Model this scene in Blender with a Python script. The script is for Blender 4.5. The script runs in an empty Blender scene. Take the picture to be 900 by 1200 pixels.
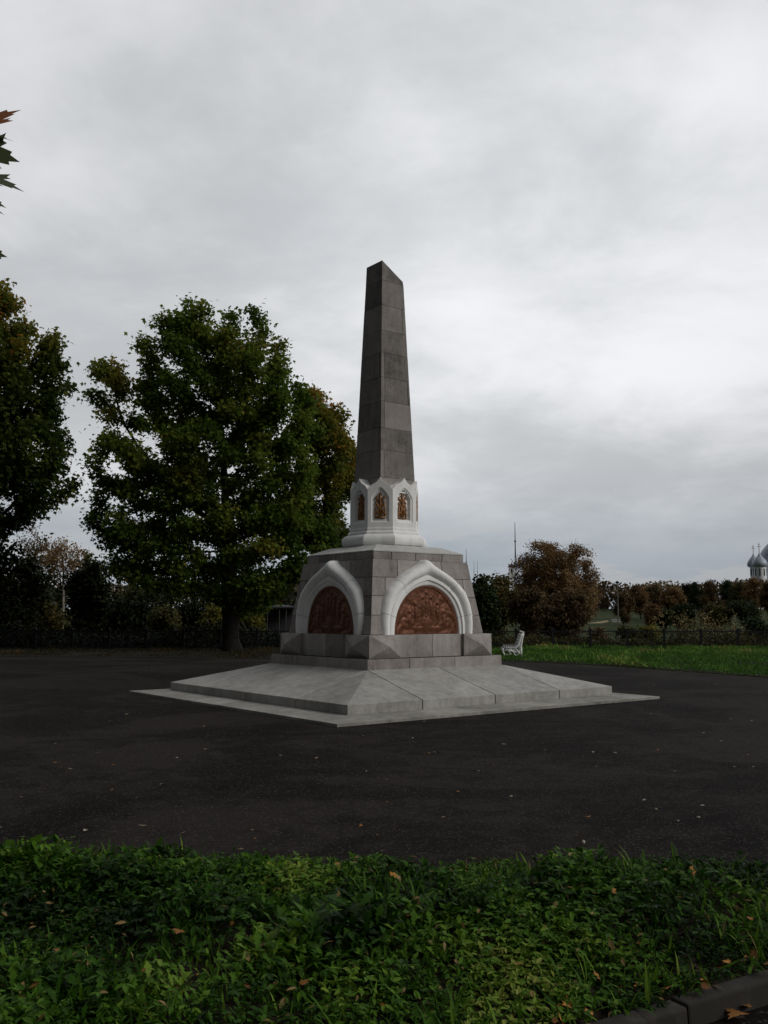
import bpy, math, random
import numpy as np
from mathutils import Vector, Matrix, noise
random.seed(7); rng = np.random.default_rng(7)
S = bpy.context.scene; COL = S.collection
R = math.radians

# ------------------------------------------------------------------ camera
PITCH = R(6.331); FPX = 1094.8; CH = 1.6
cam_d = bpy.data.cameras.new('camera'); cam = bpy.data.objects.new('camera', cam_d); COL.objects.link(cam)
cam.location = (0, 0, CH); cam.rotation_euler = (R(90) + PITCH, 0, 0)
cam_d.sensor_fit = 'VERTICAL'; cam_d.sensor_height = 36; cam_d.lens = 36 * FPX / 1200
cam_d.clip_end = 6000; cam_d.clip_start = .05
S.camera = cam
CP, SP = math.cos(PITCH), math.sin(PITCH)
def ray(X, Y):
    u = (X - 450) / FPX; v = -(Y - 600) / FPX
    return np.array([u, CP - v * SP, SP + v * CP])
def W(X, Y, d):                      # survey helper: point at depth d seen at photo position X, Y
    r = ray(X, Y); t = d / r[1]; return np.array([r[0] * t, d, CH + r[2] * t])
def G(X, Y, z=0):
    r = ray(X, Y); t = (z - CH) / r[2]; return np.array([r[0] * t, r[1] * t, z])

# ------------------------------------------------------------------ materials
def nt(name):
    m = bpy.data.materials.new(name); m.use_nodes = True
    n = m.node_tree.nodes; l = m.node_tree.links
    return m, n, l, n['Principled BSDF']
def N(n, t, **k):
    o = n.new(t)
    for a, b in k.items():
        if a in ('operation', 'blend_type', 'data_type', 'attribute_name', 'noise_dimensions', 'feature', 'distance', 'interpolation_type', 'attribute_type'): setattr(o, a, b)
        else: o.inputs[a].default_value = b
    return o
def ramp(n, stops):
    o = n.new('ShaderNodeValToRGB'); e = o.color_ramp.elements
    while len(e) < len(stops): e.new(.5)
    for i, (p, c) in enumerate(stops):
        e[i].position = p; e[i].color = (*c, 1)
    return o
def bumped(n, l, p, src, strength, dist=.01):
    b = n.new('ShaderNodeBump'); b.inputs['Strength'].default_value = strength; b.inputs['Distance'].default_value = dist
    l.new(src, b.inputs['Height']); l.new(b.outputs[0], p.inputs['Normal'])

def stone_mat(name, c_dark, c_mid, c_light, rough=.8, speck=.35, stain=.5, tint=None):
    m, n, l, p = nt(name)
    tc = n.new('ShaderNodeTexCoord')
    big = N(n, 'ShaderNodeTexNoise', Scale=1.3, Detail=6, Roughness=.62)
    fine = N(n, 'ShaderNodeTexNoise', Scale=26, Detail=6, Roughness=.8)
    mid = N(n, 'ShaderNodeTexNoise', Scale=4.5, Detail=6, Roughness=.62, Distortion=.6)
    at = N(n, 'ShaderNodeAttribute', attribute_name='tone')
    # vertical streaks of weathering
    mp = N(n, 'ShaderNodeMapping'); mp.inputs['Scale'].default_value = (5, 5, .7)
    st = N(n, 'ShaderNodeTexNoise', Scale=1.6, Detail=5, Roughness=.6)
    for t in (big, fine, mid): l.new(tc.outputs['Object'], t.inputs['Vector'])
    l.new(tc.outputs['Object'], mp.inputs[0]); l.new(mp.outputs[0], st.inputs['Vector'])
    a = N(n, 'ShaderNodeMath', operation='MULTIPLY_ADD'); l.new(big.outputs[0], a.inputs[0]); a.inputs[1].default_value = stain
    l.new(at.outputs['Fac'], a.inputs[2])
    b = N(n, 'ShaderNodeMath', operation='MULTIPLY_ADD'); l.new(mid.outputs[0], b.inputs[0]); b.inputs[1].default_value = .35; l.new(a.outputs[0], b.inputs[2])
    s2 = N(n, 'ShaderNodeMath', operation='MULTIPLY_ADD'); l.new(st.outputs[0], s2.inputs[0]); s2.inputs[1].default_value = stain * .7; l.new(b.outputs[0], s2.inputs[2])
    c = N(n, 'ShaderNodeMath', operation='MULTIPLY_ADD'); l.new(fine.outputs[0], c.inputs[0]); c.inputs[1].default_value = speck; l.new(s2.outputs[0], c.inputs[2])
    mr = N(n, 'ShaderNodeMapRange'); l.new(c.outputs[0], mr.inputs[0])
    tot = stain * 1.7 + .35 + speck
    mr.inputs[1].default_value = .5 + tot * .5 - .24; mr.inputs[2].default_value = .5 + tot * .5 + .24
    rp = ramp(n, [(0, c_dark), (.5, c_mid), (1, c_light)]); l.new(mr.outputs[0], rp.inputs[0])
    l.new(rp.outputs[0], p.inputs['Base Color'])
    p.inputs['Roughness'].default_value = rough; p.inputs['Specular IOR Level'].default_value = .2
    bumped(n, l, p, c.outputs[0], .6, .015)
    return m
GRAN = stone_mat('granite_grey', (.14, .125, .118), (.28, .256, .238), (.40, .372, .35), .8, .5, .55)
GRAN_D = stone_mat('granite_obelisk', (.085, .075, .070), (.205, .187, .173), (.30, .278, .26), .8, .5, .5)
GRAN_L = stone_mat('granite_platform', (.20, .193, .178), (.33, .322, .30), (.45, .44, .41), .8, .5, .6)
GRAN_P = stone_mat('stone_paving', (.15, .143, .125), (.27, .26, .235), (.39, .375, .34), .85, .3, .6)
WHITE = stone_mat('white_plaster', (.58, .58, .555), (.80, .80, .785), (.89, .895, .88), .7, .12, .6)
ROOFM = stone_mat('white_stone_cap', (.28, .28, .27), (.42, .42, .40), (.56, .56, .54), .8, .2, .5)
KERBM = stone_mat('kerb_concrete', (.03, .027, .023), (.072, .064, .054), (.125, .112, .095), .95, .3, .7)

def simple(name, col, rough=.6, metal=0, nscale=20, amt=.25, bump=.2, bdist=.005, spec=None):
    m, n, l, p = nt(name)
    tc = n.new('ShaderNodeTexCoord'); t = N(n, 'ShaderNodeTexNoise', Scale=nscale, Detail=5, Roughness=.6)
    l.new(tc.outputs['Object'], t.inputs['Vector'])
    rp = ramp(n, [(.3, tuple(c * (1 - amt) for c in col)), (.7, tuple(min(1, c * (1 + amt)) for c in col))])
    l.new(t.outputs[0], rp.inputs[0]); l.new(rp.outputs[0], p.inputs['Base Color'])
    p.inputs['Roughness'].default_value = rough; p.inputs['Metallic'].default_value = metal
    if spec is None: spec = .12 if metal == 0 else .5
    p.inputs['Specular IOR Level'].default_value = spec
    bumped(n, l, p, t.outputs[0], bump, bdist)
    return m
KERBM2 = simple('grey_pole_paint', (.16, .15, .13), .8)
MORTAR = simple('mortar', (.05, .047, .045), .95)
BRONZE = simple('bronze_relief', (.135, .05, .024), .5, .55, 22, .45, .3, .006)
GOLD = simple('gilded_ornament', (.27, .125, .04), .42, .5, 30, .5, .3)
IRON = simple('black_iron', (.014, .014, .016), .6, 0, 30, .3)
BENCHW = simple('bench_white_paint', (.84, .85, .84), .5, 0, 25, .18)
SLATM = simple('bench_slat_wood', (.10, .085, .07), .8)
BARK = simple('maple_bark', (.012, .0105, .009), .95, 0, 6, .5, 1, .04)
BARKP = simple('pale_bark', (.22, .20, .17), .9, 0, 5, .5, .6, .03)
CHURCHW = simple('church_whitewash', (.80, .81, .83), .85, 0, .5, .12)
DOMEM = simple('grey_dome_metal', (.36, .41, .48), .5, .1, .8, .2)
DARKGL = simple('dark_window', (.03, .035, .045), .2)
MASTM = simple('grey_mast', (.055, .055, .062), .7)
HOUSEM = simple('dark_house_timber', (.045, .043, .047), .9, 0, 2, .3)
ROOFW = simple('pale_metal_roof', (.55, .57, .62), .5, 0, 2, .2)
PALEC = simple('pale_concrete', (.42, .42, .39), .9, 0, 2, .25)
RUSTR = simple('roof_maroon', (.07, .03, .05), .8)
SOIL = simple('dark_soil', (.022, .017, .012), 1, 0, 12, .5, 1, .03)
WATER = simple('river_water', (.02, .025, .025), .12, 0, .3, .2, .15, .05, .5)
SAND = simple('sandy_path', (.26, .20, .12), 1, 0, 2, .3)
STRAWM = simple('dry_stalk', (.07, .055, .03), .9)
PETAL = simple('pale_seed_head', (.45, .40, .34), .9)

def ground_mat():
    m, n, l, p = nt('rough_grass_ground')
    tc = n.new('ShaderNodeTexCoord')
    a = N(n, 'ShaderNodeTexNoise', Scale=.05, Detail=6, Roughness=.6); b = N(n, 'ShaderNodeTexNoise', Scale=1.2, Detail=8, Roughness=.7)
    l.new(tc.outputs['Object'], a.inputs['Vector']); l.new(tc.outputs['Object'], b.inputs['Vector'])
    r1 = ramp(n, [(.35, (.013, .022, .007)), (.55, (.030, .044, .013)), (.7, (.06, .058, .022))])
    s = N(n, 'ShaderNodeMath', operation='MULTIPLY_ADD'); l.new(b.outputs[0], s.inputs[0]); s.inputs[1].default_value = .5
    m2 = N(n, 'ShaderNodeMath', operation='MULTIPLY'); l.new(a.outputs[0], m2.inputs[0]); m2.inputs[1].default_value = .55; l.new(m2.outputs[0], s.inputs[2])
    l.new(s.outputs[0], r1.inputs[0]); l.new(r1.outputs[0], p.inputs['Base Color']); p.inputs['Roughness'].default_value = 1
    p.inputs['Specular IOR Level'].default_value = .1
    bumped(n, l, p, b.outputs[0], .8, .15)
    return m
GROUNDM = ground_mat()

def asphalt_mat():
    m, n, l, p = nt('old_asphalt')
    tc = n.new('ShaderNodeTexCoord'); O = tc.outputs['Object']
    big = N(n, 'ShaderNodeTexNoise', Scale=.28, Detail=5, Roughness=.6, Distortion=.8)
    mid = N(n, 'ShaderNodeTexNoise', Scale=2.6, Detail=6, Roughness=.65, Distortion=.5)
    agg = N(n, 'ShaderNodeTexVoronoi', Scale=75)
    fine = N(n, 'ShaderNodeTexNoise', Scale=70, Detail=4, Roughness=.8)
    for t in (big, mid, agg, fine): l.new(O, t.inputs['Vector'])
    s1 = N(n, 'ShaderNodeMath', operation='MULTIPLY_ADD'); l.new(big.outputs[0], s1.inputs[0]); s1.inputs[1].default_value = .9; 
    m2 = N(n, 'ShaderNodeMath', operation='MULTIPLY'); l.new(mid.outputs[0], m2.inputs[0]); m2.inputs[1].default_value = .45; l.new(m2.outputs[0], s1.inputs[2])
    s2 = N(n, 'ShaderNodeMath', operation='MULTIPLY_ADD'); l.new(fine.outputs[0], s2.inputs[0]); s2.inputs[1].default_value = .55; l.new(s1.outputs[0], s2.inputs[2])
    rp = ramp(n, [(.78, (.0050, .0040, .0034)), (.93, (.0105, .0086, .0074)), (1.0, (.022, .0185, .0162))])
    l.new(s2.outputs[0], rp.inputs[0])
    # light chips of stone
    cc = N(n, 'ShaderNodeMath', operation='GREATER_THAN'); sep = n.new('ShaderNodeSeparateColor'); l.new(agg.outputs['Color'], sep.inputs[0]); l.new(sep.outputs[0], cc.inputs[0]); cc.inputs[1].default_value = .93
    mx = N(n, 'ShaderNodeMix', data_type='RGBA'); l.new(cc.outputs[0], mx.inputs[0]); l.new(rp.outputs[0], mx.inputs[6]); mx.inputs[7].default_value = (.05, .044, .04, 1)
    # cracks
    ck = N(n, 'ShaderNodeTexVoronoi', feature='DISTANCE_TO_EDGE', Scale=.42)
    wv = N(n, 'ShaderNodeMix', data_type='VECTOR'); wn = N(n, 'ShaderNodeTexNoise', Scale=1.7, Detail=4); l.new(O, wn.inputs['Vector'])
    wv.inputs[0].default_value = .35; l.new(O, wv.inputs[4]); l.new(wn.outputs['Color'], wv.inputs[5]); l.new(wv.outputs[1], ck.inputs['Vector'])
    lt = N(n, 'ShaderNodeMath', operation='LESS_THAN'); l.new(ck.outputs['Distance'], lt.inputs[0]); lt.inputs[1].default_value = .0035
    l2 = N(n, 'ShaderNodeMath', operation='MULTIPLY'); l.new(lt.outputs[0], l2.inputs[0]); l.new(mid.outputs[0], l2.inputs[1])
    mc = N(n, 'ShaderNodeMix', data_type='RGBA'); l.new(l2.outputs[0], mc.inputs[0]); l.new(mx.outputs[2], mc.inputs[6]); mc.inputs[7].default_value = (.008, .008, .008, 1)
    l.new(mc.outputs[2], p.inputs['Base Color']); p.inputs['Roughness'].default_value = .95; p.inputs['Specular IOR Level'].default_value = .05
    bumped(n, l, p, s2.outputs[0], .7, .015)
    return m
ASPH = asphalt_mat()

def leaf_mat(name, stops, transl=.3, rough=.6):
    m, n, l, p = nt(name)
    at = N(n, 'ShaderNodeAttribute', attribute_name='tone')
    rp = ramp(n, stops); l.new(at.outputs['Fac'], rp.inputs[0]); l.new(rp.outputs[0], p.inputs['Base Color'])
    p.inputs['Roughness'].default_value = rough; p.inputs['Specular IOR Level'].default_value = .07
    tr = n.new('ShaderNodeBsdfTranslucent'); l.new(rp.outputs[0], tr.inputs[0])
    mx = n.new('ShaderNodeMixShader'); mx.inputs[0].default_value = transl
    l.new(p.outputs[0], mx.inputs[1]); l.new(tr.outputs[0], mx.inputs[2]); l.new(mx.outputs[0], n['Material Output'].inputs[0])
    return m
LM_MAPLE = leaf_mat('maple_leaves_green', [(0, (.034, .065, .010)), (.4, (.09, .145, .020)), (.72, (.16, .20, .03)), (.97, (.26, .20, .035))], .5)
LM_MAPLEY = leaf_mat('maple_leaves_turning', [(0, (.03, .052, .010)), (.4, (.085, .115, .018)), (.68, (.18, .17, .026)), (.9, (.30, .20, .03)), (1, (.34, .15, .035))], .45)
LM_NEAR = leaf_mat('maple_leaves_near', [(0, (.045, .06, .025)), (.6, (.08, .085, .04)), (1, (.30, .11, .05))])
LM_DARK = leaf_mat('dark_green_leaves', [(0, (.012, .024, .010)), (.6, (.028, .044, .014)), (1, (.06, .062, .020))], .15)
LM_SHADE = leaf_mat('shaded_green_leaves', [(0, (.006, .011, .004)), (.6, (.014, .021, .007)), (1, (.034, .034, .012))], .1)  # darker copy of the dark green leaves, shade under the maples put into the colour
LM_OLIVE = leaf_mat('olive_leaves', [(0, (.03, .035, .012)), (.5, (.065, .062, .020)), (1, (.12, .085, .028))], .2)
LM_RUST = leaf_mat('russet_leaves', [(0, (.11, .065, .03)), (.5, (.25, .155, .07)), (1, (.40, .275, .14))], .25)
LM_BROWN = leaf_mat('brown_leaves', [(0, (.055, .038, .018)), (.5, (.115, .078, .036)), (1, (.19, .14, .065))], .2)
LM_YEL = leaf_mat('yellow_green_leaves', [(0, (.05, .055, .012)), (.5, (.12, .115, .022)), (1, (.20, .17, .035))], .3)
LM_WEED = leaf_mat('weed_leaves', [(0, (.008, .022, .003)), (.3, (.026, .074, .006)), (.6, (.068, .150, .012)), (.85, (.15, .23, .028)), (.985, (.25, .27, .06)), (1, (.28, .19, .08))], .25, .5)
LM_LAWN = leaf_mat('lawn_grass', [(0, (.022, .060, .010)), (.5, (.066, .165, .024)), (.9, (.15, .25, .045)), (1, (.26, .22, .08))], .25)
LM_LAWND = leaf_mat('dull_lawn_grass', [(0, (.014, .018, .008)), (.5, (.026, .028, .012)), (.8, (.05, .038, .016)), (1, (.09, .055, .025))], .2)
LM_FALL = leaf_mat('fallen_leaf', [(0, (.16, .11, .07)), (.6, (.30, .24, .17)), (1, (.45, .40, .33))], .1)
LM_FALLB = leaf_mat('fallen_leaf_brown', [(0, (.10, .04, .015)), (.5, (.22, .10, .03)), (1, (.42, .20, .05))], .1)
LM_STRAW = leaf_mat('dry_twigs', [(0, (.10, .08, .03)), (.6, (.20, .16, .06)), (1, (.34, .28, .14))], .2)

# ------------------------------------------------------------------ helpers
def tag(o, label=None, cat=None, group=None, kind=None):
    if label: o['label'] = label
    if cat: o['category'] = cat
    if group: o['group'] = group
    if kind: o['kind'] = kind
    return o
def empty(name, loc=(0, 0, 0), rz=0):
    o = bpy.data.objects.new(name, None); COL.objects.link(o); o.location = loc; o.rotation_euler[2] = rz; o.empty_display_size = .2
    return o
def link(name, me, mat=None, parent=None, smooth=False):
    o = bpy.data.objects.new(name, me); COL.objects.link(o)
    if mat and not me.materials: me.materials.append(mat)
    if parent: o.parent = parent
    if smooth: me.polygons.foreach_set('use_smooth', [True] * len(me.polygons))
    return o
class MB:
    def __init__(s): s.v = []; s.f = []; s.t = []
    def add(s, vs, fs, tone=.5):
        b = len(s.v); s.v += [tuple(map(float, v)) for v in vs]; s.f += [tuple(b + i for i in f) for f in fs]; s.t += [tone] * len(vs)
    def hexa(s, p, tone=.5):                  # 8 points: bottom 4 ccw, top 4 ccw
        s.add(p, [(3, 2, 1, 0), (4, 5, 6, 7), (0, 1, 5, 4), (1, 2, 6, 5), (2, 3, 7, 6), (3, 0, 4, 7)], tone)
    def box(s, x0, x1, y0, y1, z0, z1, tone=.5):
        s.hexa([(x0, y0, z0), (x1, y0, z0), (x1, y1, z0), (x0, y1, z0), (x0, y0, z1), (x1, y0, z1), (x1, y1, z1), (x0, y1, z1)], tone)
    def tube(s, pts, rad, n=6, tone=.5, flat=None):
        pts = [Vector(p) for p in pts]; k = len(pts)
        rad = [rad] * k if not hasattr(rad, '__len__') else list(np.interp(np.linspace(0, 1, k), np.linspace(0, 1, len(rad)), rad))
        vs = []; fs = []; up = None
        for i, p in enumerate(pts):
            d = (pts[min(i + 1, k - 1)] - pts[max(i - 1, 0)]).normalized()
            if up is None: up = Vector((0, 0, 1)) if abs(d.z) < .9 else Vector((1, 0, 0))
            a = d.cross(up).normalized(); b = d.cross(a).normalized(); up = -b if b.dot(up) < 0 else b
            for j in range(n):
                t = 2 * math.pi * (j + .5) / n
                vs.append(p + a * math.cos(t) * rad[i] + b * math.sin(t) * rad[i])
        for i in range(k - 1):
            for j in range(n):
                fs.append((i * n + j, i * n + (j + 1) % n, (i + 1) * n + (j + 1) % n, (i + 1) * n + j))
        fs.append(tuple(range(n - 1, -1, -1))); fs.append(tuple((k - 1) * n + j for j in range(n)))
        s.add(vs, fs, tone)
    def rings(s, rings, cap0=False, cap1=False, closed=True, tone=.5):
        n = len(rings[0]); vs = [v for r in rings for v in r]; fs = []
        for i in range(len(rings) - 1):
            for j in range(n if closed else n - 1):
                fs.append((i * n + j, i * n + (j + 1) % n, (i + 1) * n + (j + 1) % n, (i + 1) * n + j))
        if cap0: fs.append(tuple(range(n - 1, -1, -1)))
        if cap1: fs.append(tuple((len(rings) - 1) * n + j for j in range(n)))
        s.add(vs, fs, tone)
    def lathe(s, prof, n=24, c=(0, 0, 0), tone=.5):
        s.rings([[(c[0] + r * math.cos(2 * math.pi * j / n), c[1] + r * math.sin(2 * math.pi * j / n), c[2] + z) for j in range(n)] for r, z in prof], True, True, tone=tone)
    def mesh(s, name):
        me = bpy.data.meshes.new(name); me.from_pydata(s.v, [], s.f); me.validate()
        a = me.attributes.new('tone', 'FLOAT', 'POINT'); a.data.foreach_set('value', s.t)
        return me
    def build(s, name, mat, parent=None, bevel=0, smooth=False):
        me = s.mesh(name); o = link(name, me, mat, parent, smooth)
        if bevel:
            b = o.modifiers.new('bevel', 'BEVEL'); b.width = bevel; b.segments = 2; b.limit_method = 'ANGLE'; b.angle_limit = R(30)
        return o

def np_mesh(name, V, nper, faces_t, tone):
    """V: (count*nper,3) vertices; faces_t: list of face tuples of one template"""
    cnt = len(V) // nper
    loops = np.concatenate([np.array(f) for f in faces_t]); sizes = np.array([len(f) for f in faces_t])
    L = (loops[None, :] + (np.arange(cnt) * nper)[:, None]).ravel()
    sz = np.tile(sizes, cnt); st = np.concatenate([[0], np.cumsum(sz)[:-1]])
    me = bpy.data.meshes.new(name); me.vertices.add(len(V)); me.vertices.foreach_set('co', V.astype(np.float32).ravel())
    me.loops.add(len(L)); me.loops.foreach_set('vertex_index', L.astype(np.int32))
    me.polygons.add(len(sz)); me.polygons.foreach_set('loop_start', st.astype(np.int32)); me.polygons.foreach_set('loop_total', sz.astype(np.int32))
    me.update(calc_edges=True)
    a = me.attributes.new('tone', 'FLOAT', 'POINT'); a.data.foreach_set('value', np.repeat(np.clip(tone, 0, 1), nper).astype(np.float32))
    return me
def frames(az, tilt, roll):
    """rotation matrices: leaf lies along +Y, normal +Z; tilt pitches its tip down, roll, then azimuth"""
    c, s = np.cos, np.sin
    n = len(az); Z = np.zeros(n); O = np.ones(n)
    Rr = np.stack([np.stack([c(roll), Z, s(roll)], 1), np.stack([Z, O, Z], 1), np.stack([-s(roll), Z, c(roll)], 1)], 1)
    Rt = np.stack([np.stack([O, Z, Z], 1), np.stack([Z, c(tilt), -s(tilt)], 1), np.stack([Z, s(tilt), c(tilt)], 1)], 1)
    Ra = np.stack([np.stack([c(az), -s(az), Z], 1), np.stack([s(az), c(az), Z], 1), np.stack([Z, Z, O], 1)], 1)
    return Ra @ Rt @ Rr
def scatter(name, P, az, tilt, roll, size, tmpl, faces, tone):
    T = np.array(tmpl, float); M = frames(az, tilt, roll)
    V = np.einsum('nij,kj->nki', M, T) * size[:, None, None] + P[:, None, :]
    return np_mesh(name, V.reshape(-1, 3), len(T), faces, tone)
# leaf templates
MAPLE7 = [(0, 0, 0), (.28, .18, .05), (.55, .52, -.05), (.22, .55, .03), (0, 1.05, -.12), (-.22, .55, .03), (-.55, .52, -.05), (-.28, .18, .05)]
MAPLE7F = [(0, 1, 2, 3), (0, 3, 4, 5), (0, 5, 6, 7)]
QUADL = [(0, 0, 0), (.38, .5, .06), (0, 1, -.1), (-.38, .5, .06)]
QUADLF = [(0, 1, 2, 3)]
# detailed maple leaf (for leaves close to the camera)
_h = [(0, 0), (.12, .02), (.34, -.06), (.30, .10), (.62, .16), (.50, .30), (.78, .58), (.50, .54), (.46, .66), (.28, .50), (.24, .84), (.12, .80), (0, 1.1)]
MAPLED = [(x, y, .10 * abs(x) - .14 * y * y) for x, y in _h] + [(-x, y, .10 * abs(x) - .14 * y * y) for x, y in _h[-2:0:-1]]
MAPLEDF = [tuple(range(len(MAPLED)))]

# ------------------------------------------------------------------ trees
def grow(base, trunk_top, attr, step=.45, dk=.9, di=99, iters=160, r=None):
    nodes = [np.array(base, float)]; par = [-1]
    base = np.array(base, float); tt = np.array(trunk_top, float)
    k = max(2, int(np.linalg.norm(tt - base) / step))
    for i in range(1, k + 1):
        t = i / k; p = base + (tt - base) * t + np.array([r.normal(0, .03), r.normal(0, .03), 0]); nodes.append(p); par.append(len(nodes) - 2)
    A = attr.copy(); N_ = np.array(nodes)
    D = np.linalg.norm(A[:, None] - N_[None], axis=2); near = D.argmin(1); dist = D.min(1)
    for it in range(iters):
        if len(A) == 0: break
        new = []; newp = []
        for j in np.unique(near):
            s_ = near == j
            d = (A[s_] - nodes[j]); d /= (np.linalg.norm(d, axis=1)[:, None] + 1e-6); d = d.sum(0) + r.normal(0, .25, 3) + np.array([0, 0, .1 * s_.sum() * .3])
            nn = np.linalg.norm(d)
            if nn < 1e-4: continue
            new.append(nodes[j] + d / nn * step); newp.append(j)
        b = len(nodes)
        for p, q in zip(new, newp): nodes.append(p); par.append(q)
        NN = np.array(new); D = np.linalg.norm(A[:, None] - NN[None], axis=2); mi = D.argmin(1); md = D.min(1)
        up = md < dist; near[up] = b + mi[up]; dist[up] = md[up]
        keep = dist > dk; A = A[keep]; near = near[keep]; dist = dist[keep]
        if len(nodes) > 6000: break
    return np.array(nodes), np.array(par)
def branch_mesh(name, nodes, par, r_tip, expo, r_base, ns=6):
    n = len(nodes); w = np.zeros(n); ch = np.zeros(n, int)
    for i in range(n - 1, 0, -1):
        if ch[i] == 0: w[i] = 1
        w[par[i]] += w[i]; ch[par[i]] += 1
    rad = r_tip * w ** (1 / expo); rad = rad * 1.0; sc = r_base / rad[0]
    rad = np.maximum(r_tip, rad * (sc ** (np.clip(w / w[0], 0, 1) ** .35)))
    rad[0] *= 1.35
    i = np.arange(1, n); a = nodes[par[i]]; b = nodes[i]; ra = np.minimum(rad[par[i]], rad[i] * 1.5); rb = rad[i]
    ra[0] = rad[0]
    d = b - a; d /= np.linalg.norm(d, axis=1)[:, None] + 1e-9
    up = np.where(np.abs(d[:, 2:3]) < .9, [[0, 0, 1.]], [[1., 0, 0]]); u = np.cross(d, up); u /= np.linalg.norm(u, axis=1)[:, None] + 1e-9; v = np.cross(d, u)
    th = 2 * np.pi * np.arange(ns) / ns
    cu = np.cos(th)[None, :, None] * u[:, None] + np.sin(th)[None, :, None] * v[:, None]
    b2 = b + d * (rb[:, None] * .3)
    V = np.concatenate([a[:, None] + cu * ra[:, None, None], b2[:, None] + cu * rb[:, None, None]], 1).reshape(-1, 3)
    F = [(k, (k + 1) % ns, ns + (k + 1) % ns, ns + k) for k in range(ns)]
    return np_mesh(name, V, 2 * ns, F, np.full(len(i), .5)), rad, w
def tree_meshes(seed, base, lobes, trunk_top, n_attr, n_leaf, lsize, spread=.3, r_base=.3, r_tip=.012, step=.45, dk=.8, tmpl=(QUADL, QUADLF), tone_fn=None, shell=.35, maxw=6):
    r = np.random.default_rng(seed)
    vol = np.array([l[3] * l[4] * l[5] for l in lobes]) ** (.8); pick = r.choice(len(lobes), n_attr, p=vol / vol.sum())
    L = np.array(lobes, float)[pick]
    d = r.normal(size=(n_attr, 3)); d /= np.linalg.norm(d, axis=1)[:, None]
    q = (shell + (1 - shell) * r.random(n_attr)) ** (1 / 2.2)
    A = L[:, :3] + d * q[:, None] * L[:, 3:6]
    nodes, par = grow(base, trunk_top, A, step, dk, r=r)
    bm_, rad, w = branch_mesh('trunk', nodes, par, r_tip, 2.3, r_base)
    tips = np.where(w <= maxw)[0]; 
    pk = r.choice(tips, n_leaf)
    P = nodes[pk] + r.normal(0, spread, (n_leaf, 3)) * np.array([1, 1, .75])
    ctone = r.random(len(nodes)); pt = ctone.copy()
    for i in range(1, len(nodes)): pt[i] = .75 * pt[par[i]] + .25 * ctone[i] if par[i] > 0 else ctone[i]
    pt = (pt - pt.mean()) / (pt.std() + 1e-6) * .16 + .42
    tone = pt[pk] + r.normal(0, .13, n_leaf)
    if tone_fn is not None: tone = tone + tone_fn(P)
    cm = scatter('crown', P, r.random(n_leaf) * 2 * np.pi, r.normal(-.55, .55, n_leaf), r.normal(0, .6, n_leaf), lsize * r.uniform(.6, 1.25, n_leaf), tmpl[0], tmpl[1], tone)
    return bm_, cm
def tree(name, label, cat, base, lobes, trunk_top, group=None, leaf=LM_DARK, bark=BARK, seed=1, crown='crown', trunk='trunk', **k):
    base = np.array(base, float)
    e = empty(name, tuple(base)); tag(e, label, cat, group)
    Lb = [(l[0] - base[0], l[1] - base[1], l[2] - base[2], *l[3:]) for l in lobes]
    tf = k.pop('tone_fn', None)
    bm_, cm = tree_meshes(seed, (0, 0, 0), Lb, np.array(trunk_top) - base, tone_fn=(lambda P: tf(P + base)) if tf else None, **k)
    link(trunk, bm_, bark, e, True); link(crown, cm, leaf, e)
    return e
def lobe(X, Y, d, rx, rz, ry=None):           # centre from the survey, radii in photo pixels at that depth
    c = W(X, Y, d); s = d / FPX; return (c[0], c[1], c[2], rx * s, (ry if ry else (rx + rz) / 2) * s, rz * s)

# ------------------------------------------------------------------ terrain
def hz(x, y):
    x = np.asarray(x, float); y = np.asarray(y, float)
    def sm(a, b, t): t = np.clip((t - a) / (b - a), 0, 1); return t * t * (3 - 2 * t)
    z = -7.6 * sm(47.5, 84, y)
    z = z + 6.3 * sm(128, 175, y) + 5.0 * sm(175, 330, y) + 10 * sm(500, 2500, y)
    return z
def g_terrain():
    xs = np.unique(np.concatenate([np.arange(-60, 60, 2.), np.arange(60, 300, 15.), -np.arange(60, 300, 15.), [300, 450, 700, 1200, 2500, -300, -450, -700, -1200, -2500]]))
    ys = np.unique(np.concatenate([[-2500, -800, -200, -60, -20], np.arange(-10, 46, 4.), np.arange(46, 90, 1.5), np.arange(90, 340, 5.), [380, 450, 550, 700, 1000, 1500, 2200, 3500, 5000]]))
    Xg, Yg = np.meshgrid(xs, ys); Z = hz(Xg, Yg)
    far = Yg > 50
    Z = Z + np.where(far, .35 * np.sin(Xg * .13 + 1.3) * np.cos(Yg * .09), 0) * np.clip((Yg - 50) / 20, 0, 1)
    V = np.stack([Xg, Yg, Z], -1).reshape(-1, 3); nx = len(xs)
    F = [(j * nx + i, j * nx + i + 1, (j + 1) * nx + i + 1, (j + 1) * nx + i) for j in range(len(ys) - 1) for i in range(nx - 1)]
    me = bpy.data.meshes.new('ground'); me.from_pydata(V.tolist(), [], F); o = link('ground', me, GROUNDM, None, True); tag(o, kind='structure')
g_terrain()
def sheet(name, pts, z, mat, kind='structure', sub=0):
    me = bpy.data.meshes.new(name); me.from_pydata([(p[0], p[1], z) for p in pts], [], [tuple(range(len(pts)))])
    return tag(link(name, me, mat), kind=kind)
# plaza of asphalt, edge follows the lawns
plaza = [(-40, -12), (40, -12), (40, 14), (22, 17), (14, 20.2), (9.85, 24.0), (8.4, 27.0), (6.9, 30.0), (5.4, 31.8), (3.9, 33.2), (1, 34.6), (-4.5, 35), (-10, 36.1), (-15, 36.8), (-40, 38)]
sheet('asphalt_plaza', plaza, .012, ASPH)
sheet('river', [(-600, 84), (600, 84), (600, 129), (-600, 129)], -6.6, WATER)

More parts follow.
